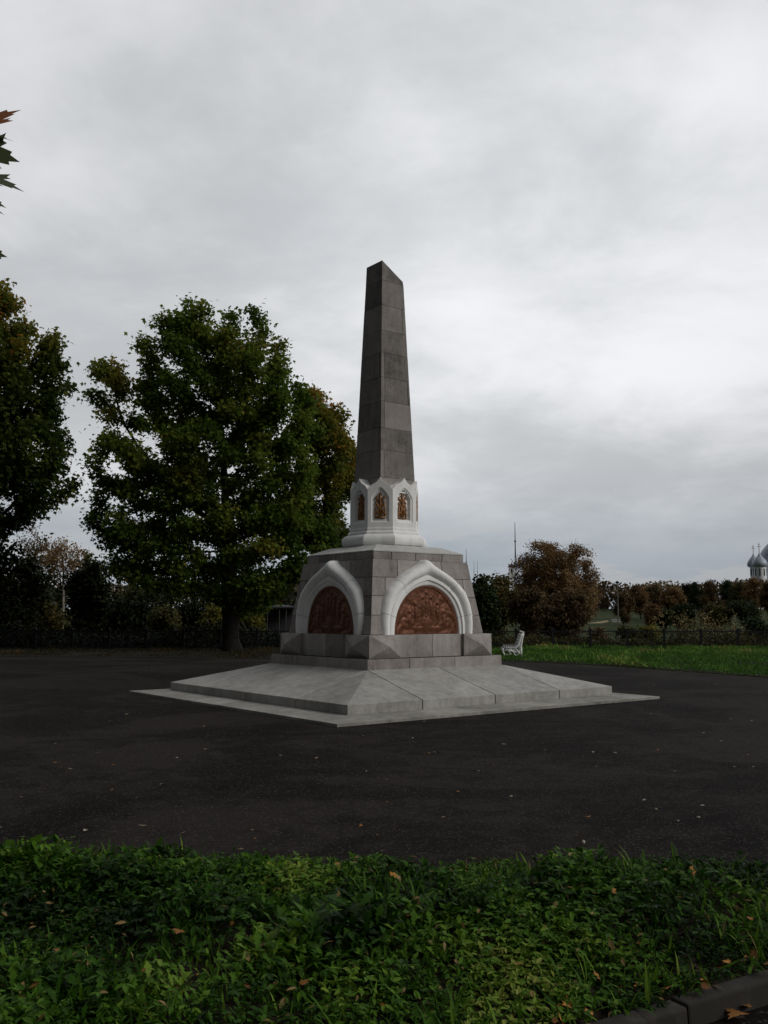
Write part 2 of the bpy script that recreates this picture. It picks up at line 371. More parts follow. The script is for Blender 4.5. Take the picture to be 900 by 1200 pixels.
# ------------------------------------------------------------------ monument
MC = (.011, 18.923); MR = R(37.64)
mon = empty('obelisk_monument', (MC[0], MC[1], 0), MR)
tag(mon, 'tall grey granite obelisk monument with white keel arches, bronze reliefs and stepped stone platform', 'monument')
def rotk(p, k):
    x, y, z = p
    for _ in range(k): x, y = -y, x
    return (x, y, z)
def blocks(mb, core, hb, ht, z0, z1, joints, face_range=range(4), g=.005, dep=.05, rnd=random, tone_amp=.3, zfun=None, skip=False, ci=.012):
    """masonry course of a (tapering) square shaft: one stone between each pair of joints (fractions -1..1 of the half width)"""
    H = lambda z: hb + (ht - hb) * (z - z0) / (z1 - z0)
    za, zb = z0 + g * .6, z1 - g * .6
    for k in face_range:
        js = [-1] + (joints[k] if isinstance(joints, dict) else joints) + [1]
        for a, b in zip(js[:-1], js[1:]):
            if skip and a < 0 < b: continue
            t = .5 + rnd.uniform(-1, 1) * tone_amp * .5; jd = rnd.uniform(-.0015, .0015)
            P = []
            for z in (za, zb):
                h = H(z) + jd
                ua = a * h + (g if a > -1 else 0); ub = b * h - (g if b < 1 else 0)
                da = dep if a == -1 else 0; db = dep if b == 1 else 0
                P += [(ua, -h, z), (ub, -h, z), (ub - db, -h + dep, z), (ua + da, -h + dep, z)]
            if zfun: P = [(p[0], p[1], p[2]) for p in P]
            mb.hexa([rotk(p, k) for p in P], t)
    i = ci
    core.hexa([(-hb + i, -hb + i, z0), (hb - i, -hb + i, z0), (hb - i, hb - i, z0), (-hb + i, hb - i, z0), (-ht + i, -ht + i, z1), (ht - i, -ht + i, z1), (ht - i, ht - i, z1), (-ht + i, ht - i, z1)])
def sq(h, z): return [(-h, -h, z), (h, -h, z), (h, h, z), (-h, h, z)]

# paving slab
mb = MB(); h = 3.772
m_ = 8; w_ = .62; e = np.linspace(-h, h, m_ + 1)
for k in range(4):
    for i in range(m_):
        a, b = e[i] + .004, e[i + 1] - .004
        ia, ib = max(a, -h + w_ if i == 0 else a), min(b, h - w_ if i == m_ - 1 else b)
        mb.hexa([rotk(p, k) for p in [(a, -h, -.02), (b, -h, -.02), (ib, -h + w_, -.02), (ia, -h + w_, -.02), (a, -h, .056), (b, -h, .056), (ib, -h + w_, .088), (ia, -h + w_, .088)]], .5 + random.uniform(-.1, .1))
mb.box(-3.16, 3.16, -3.16, 3.16, -.02, .085, .4)
mb.build('paving_border', GRAN_P, mon)
# sloping plinth of big slabs
mb = MB(); H0, H1 = 3.139, 1.64
g = .009
for k in range(4):
    for a, b in ((-1.64, 0), (0, 1.64)):
        t = .5 + random.uniform(-.07, .07)
        mb.hexa([rotk(p, k) for p in [(a + g, -H0, .08), (b - g, -H0, .08), (b - g, -H1 + .05, .08), (a + g, -H1 + .05, .08), (a + g, -H0, .24), (b - g, -H0, .24), (b - g, -H1 + .05, .660), (a + g, -H1 + .05, .660)]], t)
    # corner slab (mitred to a ridge)
    t = .5 + random.uniform(-.07, .07)
    c0 = [(-H0, -H0, .08), (-H1 - g, -H0, .08), (-H1 + .05, -H1 + .05, .08), (-H0, -H1 - g, .08)]
    c1 = [(-H0, -H0, .24), (-H1 - g, -H0, .24), (-H1 - g, -H1 - g, .642), (-H0, -H1 - g, .24)]
    v = [rotk(p, k) for p in c0 + c1]
    mb.add(v, [(3, 2, 1, 0), (4, 5, 6), (4, 6, 7), (0, 1, 5, 4), (1, 2, 6, 5), (2, 3, 7, 6), (3, 0, 4, 7)], t)
mb.box(-H1 + .02, H1 - .02, -H1 + .02, H1 - .02, .1, .62, .3)
mb.build('sloping_plinth', GRAN_L, mon, .006)
# step
mb = MB(); core = MB()
blocks(mb, core, 1.645, 1.645, .60, .83, [-.42, .25], dep=.25)
mb.box(-1.42, 1.42, -1.42, 1.42, .62, .826, .5)
mb.build('step', GRAN, mon, .006); core.build('mortar_core', MORTAR, mon)
# pedestal base: recessed panels and faceted corner blocks
mb = MB(); zb0, zb1 = .832, 1.25
for k in range(4):
    for a, b in ((-.78, .03), (.03, .78)):
        mb.hexa([rotk(p, k) for p in [(a + .004, -1.445, zb0), (b - .004, -1.445, zb0), (b - .004, -1.2, zb0), (a + .004, -1.2, zb0), (a + .004, -1.445, zb1), (b - .004, -1.445, zb1), (b - .004, -1.2, zb1), (a + .004, -1.2, zb1)]], .5 + random.uniform(-.25, .25))
mb.box(-1.25, 1.25, -1.25, 1.25, zb0, zb1 - .004, .4)
mb.build('base_panel', GRAN, mon, .005)
cb = MB(); hb = 1.508; wi = .775; zm = (zb0 + zb1) / 2
for_v = []
P_ = lambda x, y, z: (x, y, z)
A0, B0, C0, D0 = (-hb, -hb, zb0), (-wi, -hb, zb0), (-wi, -wi, zb0), (-hb, -wi, zb0)
A1, B1, C1, D1 = (-hb, -hb, zb1 - .002), (-wi, -hb, zb1 - .002), (-wi, -wi, zb1 - .002), (-hb, -wi, zb1 - .002)
mx_ = -(hb + wi) / 2
AP1 = (mx_ , -hb - .13, zm); AP2 = (-hb - .13, mx_, zm)
v = [A0, B0, C0, D0, A1, B1, C1, D1, AP1, AP2]
cb.add(v, [(3, 2, 1, 0), (4, 5, 6, 7), (1, 2, 6, 5), (2, 3, 7, 6), (0, 1, 8), (1, 5, 8), (5, 4, 8), (4, 0, 8), (0, 4, 9), (4, 7, 9), (7, 3, 9), (3, 0, 9)])
cme = cb.mesh('corner_block')
for k in range(4):
    o = link('corner_block', cme, GRAN, mon); o.rotation_euler[2] = k * math.pi / 2
# pedestal body
mb = MB(); core = MB()
zs = [1.253, 1.61, 1.96, 2.31, 2.65]; hs = lambda z: 1.392 + (1.182 - 1.392) * (z - 1.253) / (2.65 - 1.253)
jj = [[-.70, .70], [-.73, .73], [-.76, .05, .8], [-.52, .40]]
for i in range(4): blocks(mb, core, hs(zs[i]), hs(zs[i + 1]), zs[i], zs[i + 1], jj[i], dep=.12, g=.0065, skip=i < 2, ci=.16 if i < 2 else .012)
blocks(mb, core, 1.123, 1.123, 2.646, 2.796, [-.62, -.1, .5], dep=.12, g=.0065)
mb.add(sq(1.17, 2.652), [(0, 1, 2, 3)], .3)
mb.build('pedestal', GRAN, mon, .005); core.build('mortar_core', MORTAR, mon)
# white cap under the drum
mb = MB()
mb.rings([sq(1.10, 2.79), sq(1.128, 2.80), sq(1.128, 2.818), sq(.80, 2.955), sq(.70, 2.965)], True, True)
mb.build('cap_slab', ROOFM, mon)

# keel arches
def keel(t):
    """outer outline of the arch, t in -1..1"""
    s = abs(t)
    pts = [(0, 2.665), (.05, 2.65), (.13, 2.588), (.25, 2.525), (.44, 2.437), (.64, 2.33), (.81, 2.205), (.96, 2.07), (1.06, 1.88), (1.12, 1.68), (1.14, 1.48), (1.125, 1.25)]
    L = [0]
    for p, q in zip(pts[:-1], pts[1:]): L.append(L[-1] + math.dist(p, q))
    d = s * L[-1]
    for i in range(len(pts) - 1):
        if d <= L[i + 1] + 1e-9:
            f = (d - L[i]) / (L[i + 1] - L[i]); x = pts[i][0] + f * (pts[i + 1][0] - pts[i][0]); z = pts[i][1] + f * (pts[i + 1][1] - pts[i][1]); break
    return (math.copysign(x, t) if t else 0, z)
def innr(t):
    a = abs(t) * math.pi / 2; x = .795 * math.sin(a); z = 1.25 + .92 * math.cos(a) ** .92
    if abs(t) >= 1: z = 1.25
    return (math.copysign(x, t) if t else 0, z)
prof = [(0, -1.05), (0, -1.31), (.01, -1.36), (.03, -1.40), (.07, -1.435), (.13, -1.465), (.21, -1.485), (.30, -1.492), (.39, -1.485), (.47, -1.466), (.54, -1.436), (.585, -1.404), (.61, -1.404), (.62, -1.424), (.65, -1.43), (.78, -1.43), (.80, -1.405), (.83, -1.40), (.93, -1.40), (.97, -1.392), (1.0, -1.375), (1.0, -1.20)]
prof = [(a, y + .05 if y < -1.3 else y) for a, y in prof]
NT = 97
arch = MB(); brk = [-1, -.80, -.42, .42, .80, 1]
for ba, bb in zip(brk[:-1], brk[1:]):
    ba2 = ba + (.0016 if ba > -1 else 0); bb2 = bb - (.0016 if bb < 1 else 0); nn_ = max(9, int(NT * (bb - ba) / 2)) | 1
    tsl = np.linspace(ba2, bb2, nn_); rg = []
    for s_, y in prof:
        row = []
        for t in tsl:
            t = float(t) if abs(t) > 1e-9 else 0.0
            o_ = keel(t); n_ = innr(t); row.append((o_[0] + (n_[0] - o_[0]) * s_, y, o_[1] + (n_[1] - o_[1]) * s_))
        rg.append(row)
    arch.rings(rg, closed=False)
ame = arch.mesh('arch_frame')
# relief plaque
def relief():
    nx, nz = 150, 100; V = []; F = []
    for j in range(nz + 1):
        v_ = j / nz
        a = math.pi / 2 * v_
        for i in range(nx + 1):
            u = -1 + 2 * i / nx
            zz = .912 * math.sin(a) ; hw = .79 * math.cos(a) ** .9 if v_ < 1 else .0
            x = u * max(hw, .004); z = zz
            r_ = math.hypot(x / .76, z / .91)
            n1 = noise.noise(Vector((x * 6, z * 6, 3))); n2 = noise.noise(Vector((x * 16, z * 16, 8)))
            # figures in the middle, waves / foliage at the sides
            fig = 0
            for fx, fz, fh, fw in ((-.10, .50, .20, .055), (.0, .55, .24, .06), (.11, .5, .2, .055), (-.27, .40, .17, .05), (.27, .42, .17, .05), (-.02, .2, .16, .12), (.42, .28, .15, .05), (-.42, .28, .15, .05)):
                q = ((x - fx) / fw) ** 2 + ((z - fz) / fh) ** 2
                fig = max(fig, math.exp(-q * 1.3)); q2 = ((x - fx) ** 2 + (z - fz - fh * .9) ** 2) / .0011; fig = max(fig, 1.1 * math.exp(-q2))
            wave = math.sin(26 * (z + .12 * math.sin(9 * abs(x)) + .05 * n1) + 10 * abs(x)) * .5 + .5
            side = min(1, max(0, (abs(x) - .22) / .2)) + (1 if z < .14 else 0) * .6
            swirl = math.sin(40 * math.hypot(abs(x) - .52, z - .26) + 2 * math.atan2(z - .26, abs(x) - .52)) * .5 + .5
            hgt = .034 * fig + .011 * wave * min(1, side) + .014 * swirl * math.exp(-((abs(x) - .52) ** 2 + (z - .26) ** 2) / .04) + .004 * n1 + .006 * n2 + .008 * abs(math.sin(70 * (x + .02 * n1)) * math.exp(-((z - .35) / .25) ** 2)) * (abs(x) < .3)
            if r_ > .965: hgt = .022
            V.append((x, -1.305 - hgt * .9, 1.256 + z))
    for j in range(nz):
        for i in range(nx): a_ = j * (nx + 1) + i; F.append((a_, a_ + 1, a_ + nx + 2, a_ + nx + 1))
    me = bpy.data.meshes.new('relief_plaque'); me.from_pydata(V, [], F); return me
rme = relief()
for k in range(4):
    o = link('arch_frame', ame, WHITE, mon); o.rotation_euler[2] = k * math.pi / 2
    if k == 0: ame.polygons.foreach_set('use_smooth', [True] * len(ame.polygons)); ame.set_sharp_from_angle(angle=R(38))
    p_ = link('relief_plaque', rme, BRONZE, o, True)

# drum: an octagon with keel gables
A_, B_ = .649, .295
octv = [(-B_, -A_), (B_, -A_), (A_, -B_), (A_, B_), (B_, A_), (-B_, A_), (-A_, B_), (-A_, -B_)]
def octo(off, z):
    out = []
    for (x, y) in octv:
        r_ = math.hypot(x, y); out.append((x * (r_ + off) / r_, y * (r_ + off) / r_, z))
    return out
mb = MB()
tor = [(.05, 2.945), (.11, 2.955), (.15, 2.98), (.17, 3.02), (.175, 3.06), (.168, 3.105), (.145, 3.145), (.105, 3.175), (.06, 3.19), (.045, 3.198), (.05, 3.204), (.05, 3.232), (.03, 3.242), (.012, 3.262), (.012, 3.30), (.0, 3.335)]
mb.rings([octo(a, z) for a, z in tor], True, True)
o = mb.build('torus_moulding', WHITE, mon)
mb = MB(); nic = MB()
mid8 = []
for i in range(8):
    p, q = Vector(octv[i]), Vector(octv[(i + 1) % 8]); m = (p + q) / 2; w = (q - p).length / 2; d = (q - p).normalized(); nrm = Vector((d.y, -d.x))
    def X3(u, z, dep): v2 = m + d * u - nrm * dep; return (v2.x, v2.y, z)
    gz = lambda t: 4.07 + (4.325 - 4.07) * ((1 - abs(t)) + .085 * math.sin(2 * math.pi * (1 - abs(t))))
    z0 = 3.33; nw = w * .70; zs0, zs1, zap = 3.43, 3.92, 4.125
    # loops with matched points: bottom-left, up left side, gable, down right side
    K = 12
    outer = [(-w, z0)] + [(-w, z0 + (4.075 - z0) * f) for f in (.35, .7)] + [(w * t, gz(t)) for t in np.linspace(-1, 1, 2 * K + 1)] + [(w, z0 + (4.075 - z0) * f) for f in (.7, .35)] + [(w, z0)]
    def inn(s_, dz):
        nw_, b0, ap = nw * s_, zs0 + dz, zap - dz * .7
        arcp = [(nw_ * math.sin(t * math.pi / 2) if abs(t) > .0 else 0, zs1 + (ap - zs1) * (1 - abs(math.sin(t * math.pi / 2)) ** 1.55)) for t in np.linspace(-1, 1, 2 * K + 1)]
        return [(-nw_, b0)] + [(-nw_, b0 + (zs1 - b0) * f) for f in (.35, .7)] + arcp + [(nw_, b0 + (zs1 - b0) * f) for f in (.7, .35)] + [(nw_, b0)]
    loops = [([(u, z) for u, z in outer], .30), (outer, 0), (inn(1, 0), 0), (inn(.96, .012), .015), (inn(.80, .05), .022), (inn(.74, .07), .032 if i % 2 else .085)]
    mb.rings([[X3(u, z, dp) for u, z in lp] for lp, dp in loops], False, True)
    mid8.append((m, d, nrm, w))
mb.rings([octo(-.04, 4.02), octo(-.04, 4.05)], True, True)
o = mb.build('arcade_drum', WHITE, mon, .004)
# gilded fleurons
def fleuron():
    f = MB(); r0 = .016
    def c(pts, r): f.tube([(x, 0, z) for x, z in pts], r, 6)
    for s_ in (-1, 1):
        th = np.linspace(0, 4.4, 14)
        c([(s_ * (.055 + (.045 - .006 * a) * math.cos(a - 1.2)), .085 + (.055 - .009 * a) * math.sin(a - 1.2)) for a in th], .014)
        c([(s_ * .012, .02), (s_ * .05, .12), (s_ * .02, .2), (s_ * .055, .27), (s_ * .088, .31), (s_ * .06, .345), (s_ * .035, .315)], [.016, .02, .02, .018, .014, .010])
        c([(s_ * .01, .33), (s_ * .05, .385), (s_ * .09, .40), (s_ * .075, .44), (s_ * .05, .43)], [.018, .018, .014, .012, .01])
        c([(s_ * .085, .0), (s_ * .09, .10), (s_ * .088, .2), (s_ * .075, .26)], .012)
    c([(0, 0), (0, .2), (0, .4), (0, .52)], [.02, .022, .024, .008])
    c([(-.03, .45), (0, .51), (.03, .45)], [.012, .018, .012])
    f.box(-.10, .10, -.012, .012, -.008, .018)
    me = f.mesh('gilded_ornament'); me.polygons.foreach_set('use_smooth', [True] * len(me.polygons)); return me
fme = fleuron()
for m, d, nrm, w in mid8:
    g_ = link('gilded_ornament', fme, GOLD, o); pos = m - nrm * (.012 if w < .27 else .065)
    g_.location = (pos.x, pos.y, 3.515); g_.rotation_euler[2] = math.atan2(d.y, d.x); g_.scale = (1.05, 1, .98)
# obelisk shaft
mb = MB(); core = MB()
hz_ = lambda z: .442 + (.272 - .442) * (z - 4.2) / (8.7 - 4.2)
zz = [4.06, 4.33, 4.89, 5.34, 5.89, 6.39, 6.91, 7.38, 7.92, 8.45]
jt = [[], [-.8], [], [-.78], [-.74, .86], [-.76], [], [.72], []]
for i in range(9): blocks(mb, core, hz_(zz[i]), hz_(zz[i + 1]), zz[i], zz[i + 1], {0: jt[i], 1: [], 2: jt[i], 3: ([.8] if i in (2, 5) else [])}, dep=.1, g=.0045, tone_amp=.26)
# oblique top stone
b0 = hz_(8.45); b1 = .268
zl, zr = 8.875, 8.535
mb.hexa([(-b0, -b0, 8.453), (b0, -b0, 8.453), (b0, b0, 8.453), (-b0, b0, 8.453), (-b1, -b1, zl), (b1 + .004, -b1, zr), (b1 + .004, b1, zr), (-b1, b1, zl)], .45)
mb.build('obelisk_shaft', GRAN_D, mon, .005); core.build('mortar_core', MORTAR, mon)

# ------------------------------------------------------------------ bench
def bench():
    e = empty('park_bench', (4.93, 36.0, .0), R(-6))
    tag(e, 'white cast iron park bench seen end-on at the edge of the lawn beside the monument', 'bench')
    fr = MB()
    def bar(pts, r): fr.tube([(x, 0, z) for x, z in pts], r, 6)
    # profile: seat front at x = -.40, back rises to x = +.42
    bar([(-.36, .36), (-.41, .30), (-.38, .2), (-.33, .12), (-.36, .0)], [.03, .035, .03, .03, .04])
    bar([(-.36, .36), (-.2, .385), (0, .37), (.12, .39), (.2, .5), (.25, .66), (.31, .82), (.37, .93)], [.03, .03, .03, .04, .05, .05, .045, .04])
    bar([(.12, .30), (.22, .2), (.30, .08), (.38, .0)], [.04, .035, .03, .035])
    bar([(.31, .40), (.30, .2), (.34, .08)], [.03, .03, .03])
    bar([(.2, .34), (.29, .42), (.33, .62), (.36, .78), (.40, .92)], [.04, .04, .035, .03, .03])
    bar([(-.36, .26), (-.22, .3), (-.06, .26), (.05, .2), (.14, .28)], .025)
    bar([(-.33, .15), (-.2, .10), (-.08, .16), (-.12, .24), (-.2, .22)], .022)
    bar([(.02, .2), (.06, .1), (.16, .1), (.2, .18)], .022)
    bar([(.37, .93), (.40, .98), (.36, 1.0), (.33, .96)], [.04, .035, .03, .025])
    bar([(.21, .48), (.31, .58), (.26, .68), (.35, .76)], .02)
    for i in range(7): fr.box(-.37 + .085 * i, -.325 + .085 * i, -.03, .03, .40, .445)
    fme_ = fr.mesh('end_frame'); fme_.polygons.foreach_set('use_smooth', [True] * len(fme_.polygons))
    for y in (0, 1.0, 2.0):
        f = link('end_frame', fme_, BENCHW, e); f.location = (0, y, 0); f.scale = (1, .8, 1)
    sl = MB(); sl.box(-.03, .03, -.0, 2.0, -.016, .016)
    sm_ = sl.mesh('seat_slat')
    for i, x in enumerate((-.34, -.25, -.16, -.07, .02, .11)):
        s_ = link('seat_slat', sm_, SLATM, e); s_.location = (x, 0, .425 + (.01 if i in (0, 5) else 0)); s_.rotation_euler[1] = R((-8, -3, 0, 0, -5, -12)[i])
    for i in range(5):
        s_ = link('back_slat', sm_, SLATM, e); s_.location = (.155 + .045 * i, 0, .52 + .1 * i); s_.rotation_euler[1] = R(-68)
    return e
bench()

# ------------------------------------------------------------------ fence
def fence():
    y0 = 45.2; sp = 1.775; x_ref = W(778, 740, y0)[0]; k0 = -19; k1 = 7
    e = empty('iron_fence', (0, y0, 0)); tag(e, 'low black cast iron railing with sunburst panels along the edge of the terrace', 'fence')
    pm = MB(); pm.box(-.055, .055, -.055, .055, -.05, .93); pm.box(-.075, .075, -.075, .075, .93, .965); pm.hexa([(-.06, -.06, .965), (.06, -.06, .965), (.06, .06, .965), (-.06, .06, .965), (-.01, -.01, 1.02), (.01, -.01, 1.02), (.01, .01, 1.02), (-.01, .01, 1.02)]); pm.box(-.09, .09, -.09, .09, -.05, .12)
    pme = pm.mesh('fence_post'); pme.materials.append(IRON)
    q = MB(); w = sp / 2 - .055
    q.box(-w, w, -.025, .025, .83, .88); q.box(-w, w, -.025, .025, .07, .11); q.box(-w, w, -.018, .018, .765, .785)
    for r_ in (.18, .38, .58):
        q.tube([(r_ * math.cos(a), 0, .11 + r_ * math.sin(a) * 1.02) for a in np.linspace(0, math.pi, 25)], .017, 4)
    for a in np.linspace(0, math.pi, 19)[1:-1]:
        c, s_ = math.cos(a), math.sin(a)
        lim = min(w / abs(c) if abs(c) > 1e-6 else 9, .655 / s_)
        if lim > .62: q.tube([(.58 * c, 0, .11 + .58 * s_), (lim * c, 0, .11 + lim * s_)], .015, 4)
        if abs(a / math.pi * 18 % 2) < .1 or True: q.tube([(.18 * c, 0, .11 + .18 * s_), (.38 * c, 0, .11 + .38 * s_)], .009, 4)
    for a in np.linspace(0, math.pi, 10)[1:-1]:
        q.tube([(.38 * math.cos(a), 0, .11 + .38 * math.sin(a)), (.58 * math.cos(a), 0, .11 + .58 * math.sin(a))], .010, 4)
    for x in np.arange(-w + .08, w, .11): q.tube([(x, 0, .785), (x, 0, .83)], .010, 4)
    qme = q.mesh('sunburst_panel'); qme.materials.append(IRON)
    for k in range(k0, k1 + 1):
        x = x_ref + k * sp
        o = bpy.data.objects.new('fence_post', pme); COL.objects.link(o); o.parent = e; o.location = (x, 0, 0)
        if k < k1:
            o = bpy.data.objects.new('sunburst_panel', qme); COL.objects.link(o); o.parent = e; o.location = (x + sp / 2, 0, 0)
fence()

# ------------------------------------------------------------------ grass and weeds
def in_poly(P, poly):
    x, y = P[:, 0], P[:, 1]; ins = np.zeros(len(P), bool); n = len(poly)
    for i in range(n):
        x1, y1 = poly[i][:2]; x2, y2 = poly[(i + 1) % n][:2]
        c = (y1 > y) != (y2 > y); xi = x1 + (y - y1) / (y2 - y1 + 1e-12) * (x2 - x1); ins ^= c & (x < xi)
    return ins
def n2(P, s, o=0.): return np.array([noise.noise(Vector((p[0] * s + o, p[1] * s, o))) for p in P])
BLADE = [(-.05, 0, 0), (.05, 0, 0), (.045, .35, .0), (-.045, .35, .0), (.03, .7, -.05), (-.03, .7, -.05), (0, 1, -.18)]
BLADEF = [(0, 1, 2, 3), (3, 2, 4, 5), (5, 4, 6)]
OVAL = [(0, 0, 0), (.16, .22, .05), (.22, .5, .05), (.13, .8, -.0), (0, 1, -.12), (-.13, .8, -.0), (-.22, .5, .05), (-.16, .22, .05), (0, .5, -.03)]
OVALF = [(0, 1, 2, 8), (8, 2, 3, 4), (0, 8, 6, 7), (8, 4, 5, 6)]
JAG = [(0, 0, 0), (.05, .2, .01), (.13, .26, .03), (.07, .36, .01), (.17, .46, .03), (.09, .55, .0), (.20, .68, .0), (.12, .78, -.05), (0, 1, -.16), (-.12, .78, -.05), (-.20, .68, 0), (-.09, .55, 0), (-.17, .46, .03), (-.07, .36, .01), (-.13, .26, .03), (-.05, .2, .01)]
JAGF = [(0, 1, 15), (1, 2, 3, 13, 14, 15), (3, 4, 5, 11, 12, 13), (5, 6, 7, 9, 10, 11), (7, 8, 9)]
# kerb line across the corner, grass verge on its far side
ka = G(800, 1181, .10); kb = G(900, 1151.5, .10)
kd = (kb - ka)[:2]; kd /= np.linalg.norm(kd); kn = np.array([-kd[1], kd[0]])          # kn points to the verge
K0 = ka[:2]
verge = [tuple(K0 + kd * -6), tuple(K0 + kd * 7)]
vedge = [(9.5, 6.2), (6, 5.5), (3.6, 5.34), (2.3, 5.38), (1.7, 5.5), (1.1, 5.38), (.5, 5.55), (.1, 5.4), (-.3, 5.55), (-1.0, 5.75), (-1.5, 6.0), (-2.0, 5.95), (-2.6, 6.1), (-4, 6.0), (-6.5, 6.0), (-9, 5.5), (-9, -1.2)]
vpoly = verge + vedge
def verge_h(P):
    d = (P[:, :2] - K0) @ kn; return .075 + .10 * np.clip(d / .8, 0, 1) * (1 + .6 * n2(P, .9, 3.)) - .06 * np.clip((P[:, 1] - 5.1) / .7, 0, 1)
# soil mound
def mound():
    xs = np.arange(-9, 10, .16); ys = np.arange(-1.2, 7, .16); X_, Y_ = np.meshgrid(xs, ys); P = np.stack([X_.ravel(), Y_.ravel()], 1)
    ins = in_poly(P, vpoly) & (((P - K0) @ kn) > .11); z = np.where(ins, verge_h(P), -.03)
    d_edge = ins.reshape(X_.shape)
    V = np.column_stack([P, z]); nx = len(xs)
    F = [(j * nx + i, j * nx + i + 1, (j + 1) * nx + i + 1, (j + 1) * nx + i) for j in range(len(ys) - 1) for i in range(nx - 1) if d_edge[j:j + 2, i:i + 2].any()]
    me = bpy.data.meshes.new('verge_soil'); me.from_pydata(V.tolist(), [], F); tag(link('verge_soil', me, SOIL, None, True), kind='structure')
mound()
# kerb stones
kbm = MB()
for i in range(-7, 8):
    L_ = 1.0; s0 = i * L_ + .04; s1 = s0 + L_ - .012; off = (.0 if i >= 0 else -.012) + random.uniform(-.006, .006); zt = .10 + random.uniform(-.006, .004)
    pts = []
    for z, i0, i1 in ((-.1, 0, .105), (zt, .012, .105)):
        for s_, o_ in ((s0, i0), (s1, i0), (s1, i1), (s0, i1)):
            p = K0 + kd * s_ + kn * (o_ + off); pts.append((p[0], p[1], z))
    kbm.hexa(pts, .5 + random.uniform(-.3, .3))
tag(kbm.build('kerb', KERBM, None, .012), kind='structure')

def plants():
    r = np.random.default_rng(11)
    n = 26000; P = np.column_stack([r.uniform(-3.6, 3.6, n), r.uniform(3.1, 6.3, n)])
    P = P[in_poly(P, vpoly)]; P = P[((P - K0) @ kn) > .11]
    dens = .62 + .6 * n2(P, 1.1, 9.); P = P[r.random(len(P)) < dens]
    hgt = (.5 + .62 * np.clip(.5 + n2(P, 1.3, 5.), 0, 1)) * (.75 + .5 * np.clip(.5 + n2(P, .5, 15.), 0, 1))
    hgt *= 1 - .5 * np.clip((P[:, 1] - 5.2) / .8, 0, 1)
    kd_ = (P - K0) @ kn; hgt *= np.clip(kd_ / .7, .35, 1)
    hgt = np.clip(hgt * .8, .2, 1.05)
    base_z = verge_h(P); kind = (n2(P, .8, 21.) + r.normal(0, .22, len(P)))
    ctone = .37 + .6 * n2(P, 1.0, 33.) + .45 * n2(P, 3.2, 63.) + r.normal(0, .08, len(P)) - .22 * np.clip((P[:, 1] - 5.0) / .8, 0, 1)
    hgt *= .85 + .7 * np.clip(n2(P, 2.6, 71.), -.3, 1)
    LP = []; AZ = []; TI = []; RO = []; SZ = []; TN = []; TY = []
    for i in range(len(P)):
        if kind[i] > -.05:      # branching broad-leaved weeds (trifoliate sprays)
            m = r.integers(3, 7)
            for j in range(m):
                a = r.uniform(0, 2 * np.pi); rr = r.uniform(.01, .10); h_ = hgt[i] * r.uniform(.04, .21)
                c = np.array([P[i, 0] + rr * np.cos(a), P[i, 1] + rr * np.sin(a), base_z[i] + h_]); s0 = r.uniform(.014, .042) * (.8 + .3 * hgt[i])
                az0 = a - np.pi / 2 + r.normal(0, .4); t0 = r.normal(-.1, .5)
                for q in (-1.05, 0, 1.05):
                    LP.append(c); AZ.append(az0 + q); TI.append(t0 + r.normal(0, .12)); RO.append(r.normal(0, .3)); SZ.append(s0 * (1.1 if q == 0 else .9)); TN.append(ctone[i] + r.normal(0, .1)); TY.append(0)
        else:                   # rosettes of toothed leaves (dandelion like)
            m = r.integers(3, 7)
            for j in range(m):
                a = r.uniform(0, 2 * np.pi); LP.append(np.array([P[i, 0], P[i, 1], base_z[i] + r.uniform(.01, .12) * hgt[i]])); AZ.append(a); TI.append(r.uniform(.15, 1.15)); RO.append(r.normal(0, .35)); SZ.append(r.uniform(.05, .14) * hgt[i]); TN.append(ctone[i] + r.normal(0, .1)); TY.append(1)
    LP = np.array(LP); AZ = np.array(AZ); TI = np.array(TI); RO = np.array(RO); SZ = np.array(SZ); TN = np.array(TN); TY = np.array(TY)
    TN = np.clip(TN, 0, .97); q = r.random(len(TN)) < .012; TN[q] = 1
    for ty, tm, fc, nm in ((0, OVAL, OVALF, 'weeds'), (1, JAG, JAGF, 'dandelion_leaves')):
        s_ = TY == ty; me = scatter(nm, LP[s_], AZ[s_], TI[s_], RO[s_], SZ[s_] * (1 if ty else 1.25), tm, fc, TN[s_])
        tag(link(nm, me, LM_WEED), 'dense low green weeds with broad leaves covering the foreground verge' if ty == 0 else 'toothed rosette leaves mixed through the foreground verge weeds', 'weeds', kind='stuff')
    # grass blades
    n = 26000; P = np.column_stack([r.uniform(-3.6, 3.6, n), r.uniform(3.1, 6.4, n)]); P = P[in_poly(P, vpoly)]; P = P[((P - K0) @ kn) > .10]
    d2 = .5 + .9 * n2(P, 1.0, 41.); P = P[r.random(len(P)) < d2]; n = len(P)
    V = np.column_stack([P, verge_h(P)]); sz = r.uniform(.05, .18, n) * (.6 + .6 * np.clip(.5 + n2(P, 1.2, 5.), 0, 1))
    me = scatter('grass', V, r.random(n) * 6.28, r.uniform(.3, 1.5, n), r.normal(0, .5, n), sz, BLADE, BLADEF, np.where(r.random(n) < .015, 1, np.clip(.45 + .35 * n2(P, 1.4, 50.) + r.normal(0, .15, n), 0, .96)))
    tag(link('grass', me, LM_WEED), 'thin grass blades among the weeds of the foreground verge', 'grass', kind='stuff')
    # brown litter in the verge
    n = 260; P = np.column_stack([r.uniform(-3.4, 3.4, n), r.uniform(3.3, 6.3, n)]); P = P[in_poly(P, vpoly)]
    P2 = []
    for _ in range(110):
        t = r.uniform(-2, 3); P2.append(K0 + kd * t + kn * abs(r.normal(.16, .07)))
    P2 += [np.array((r.uniform(-3, 3.2), 5.75 + r.normal(0, .18))) for _ in range(120)]; P = np.concatenate([P, np.array(P2)]); n = len(P)
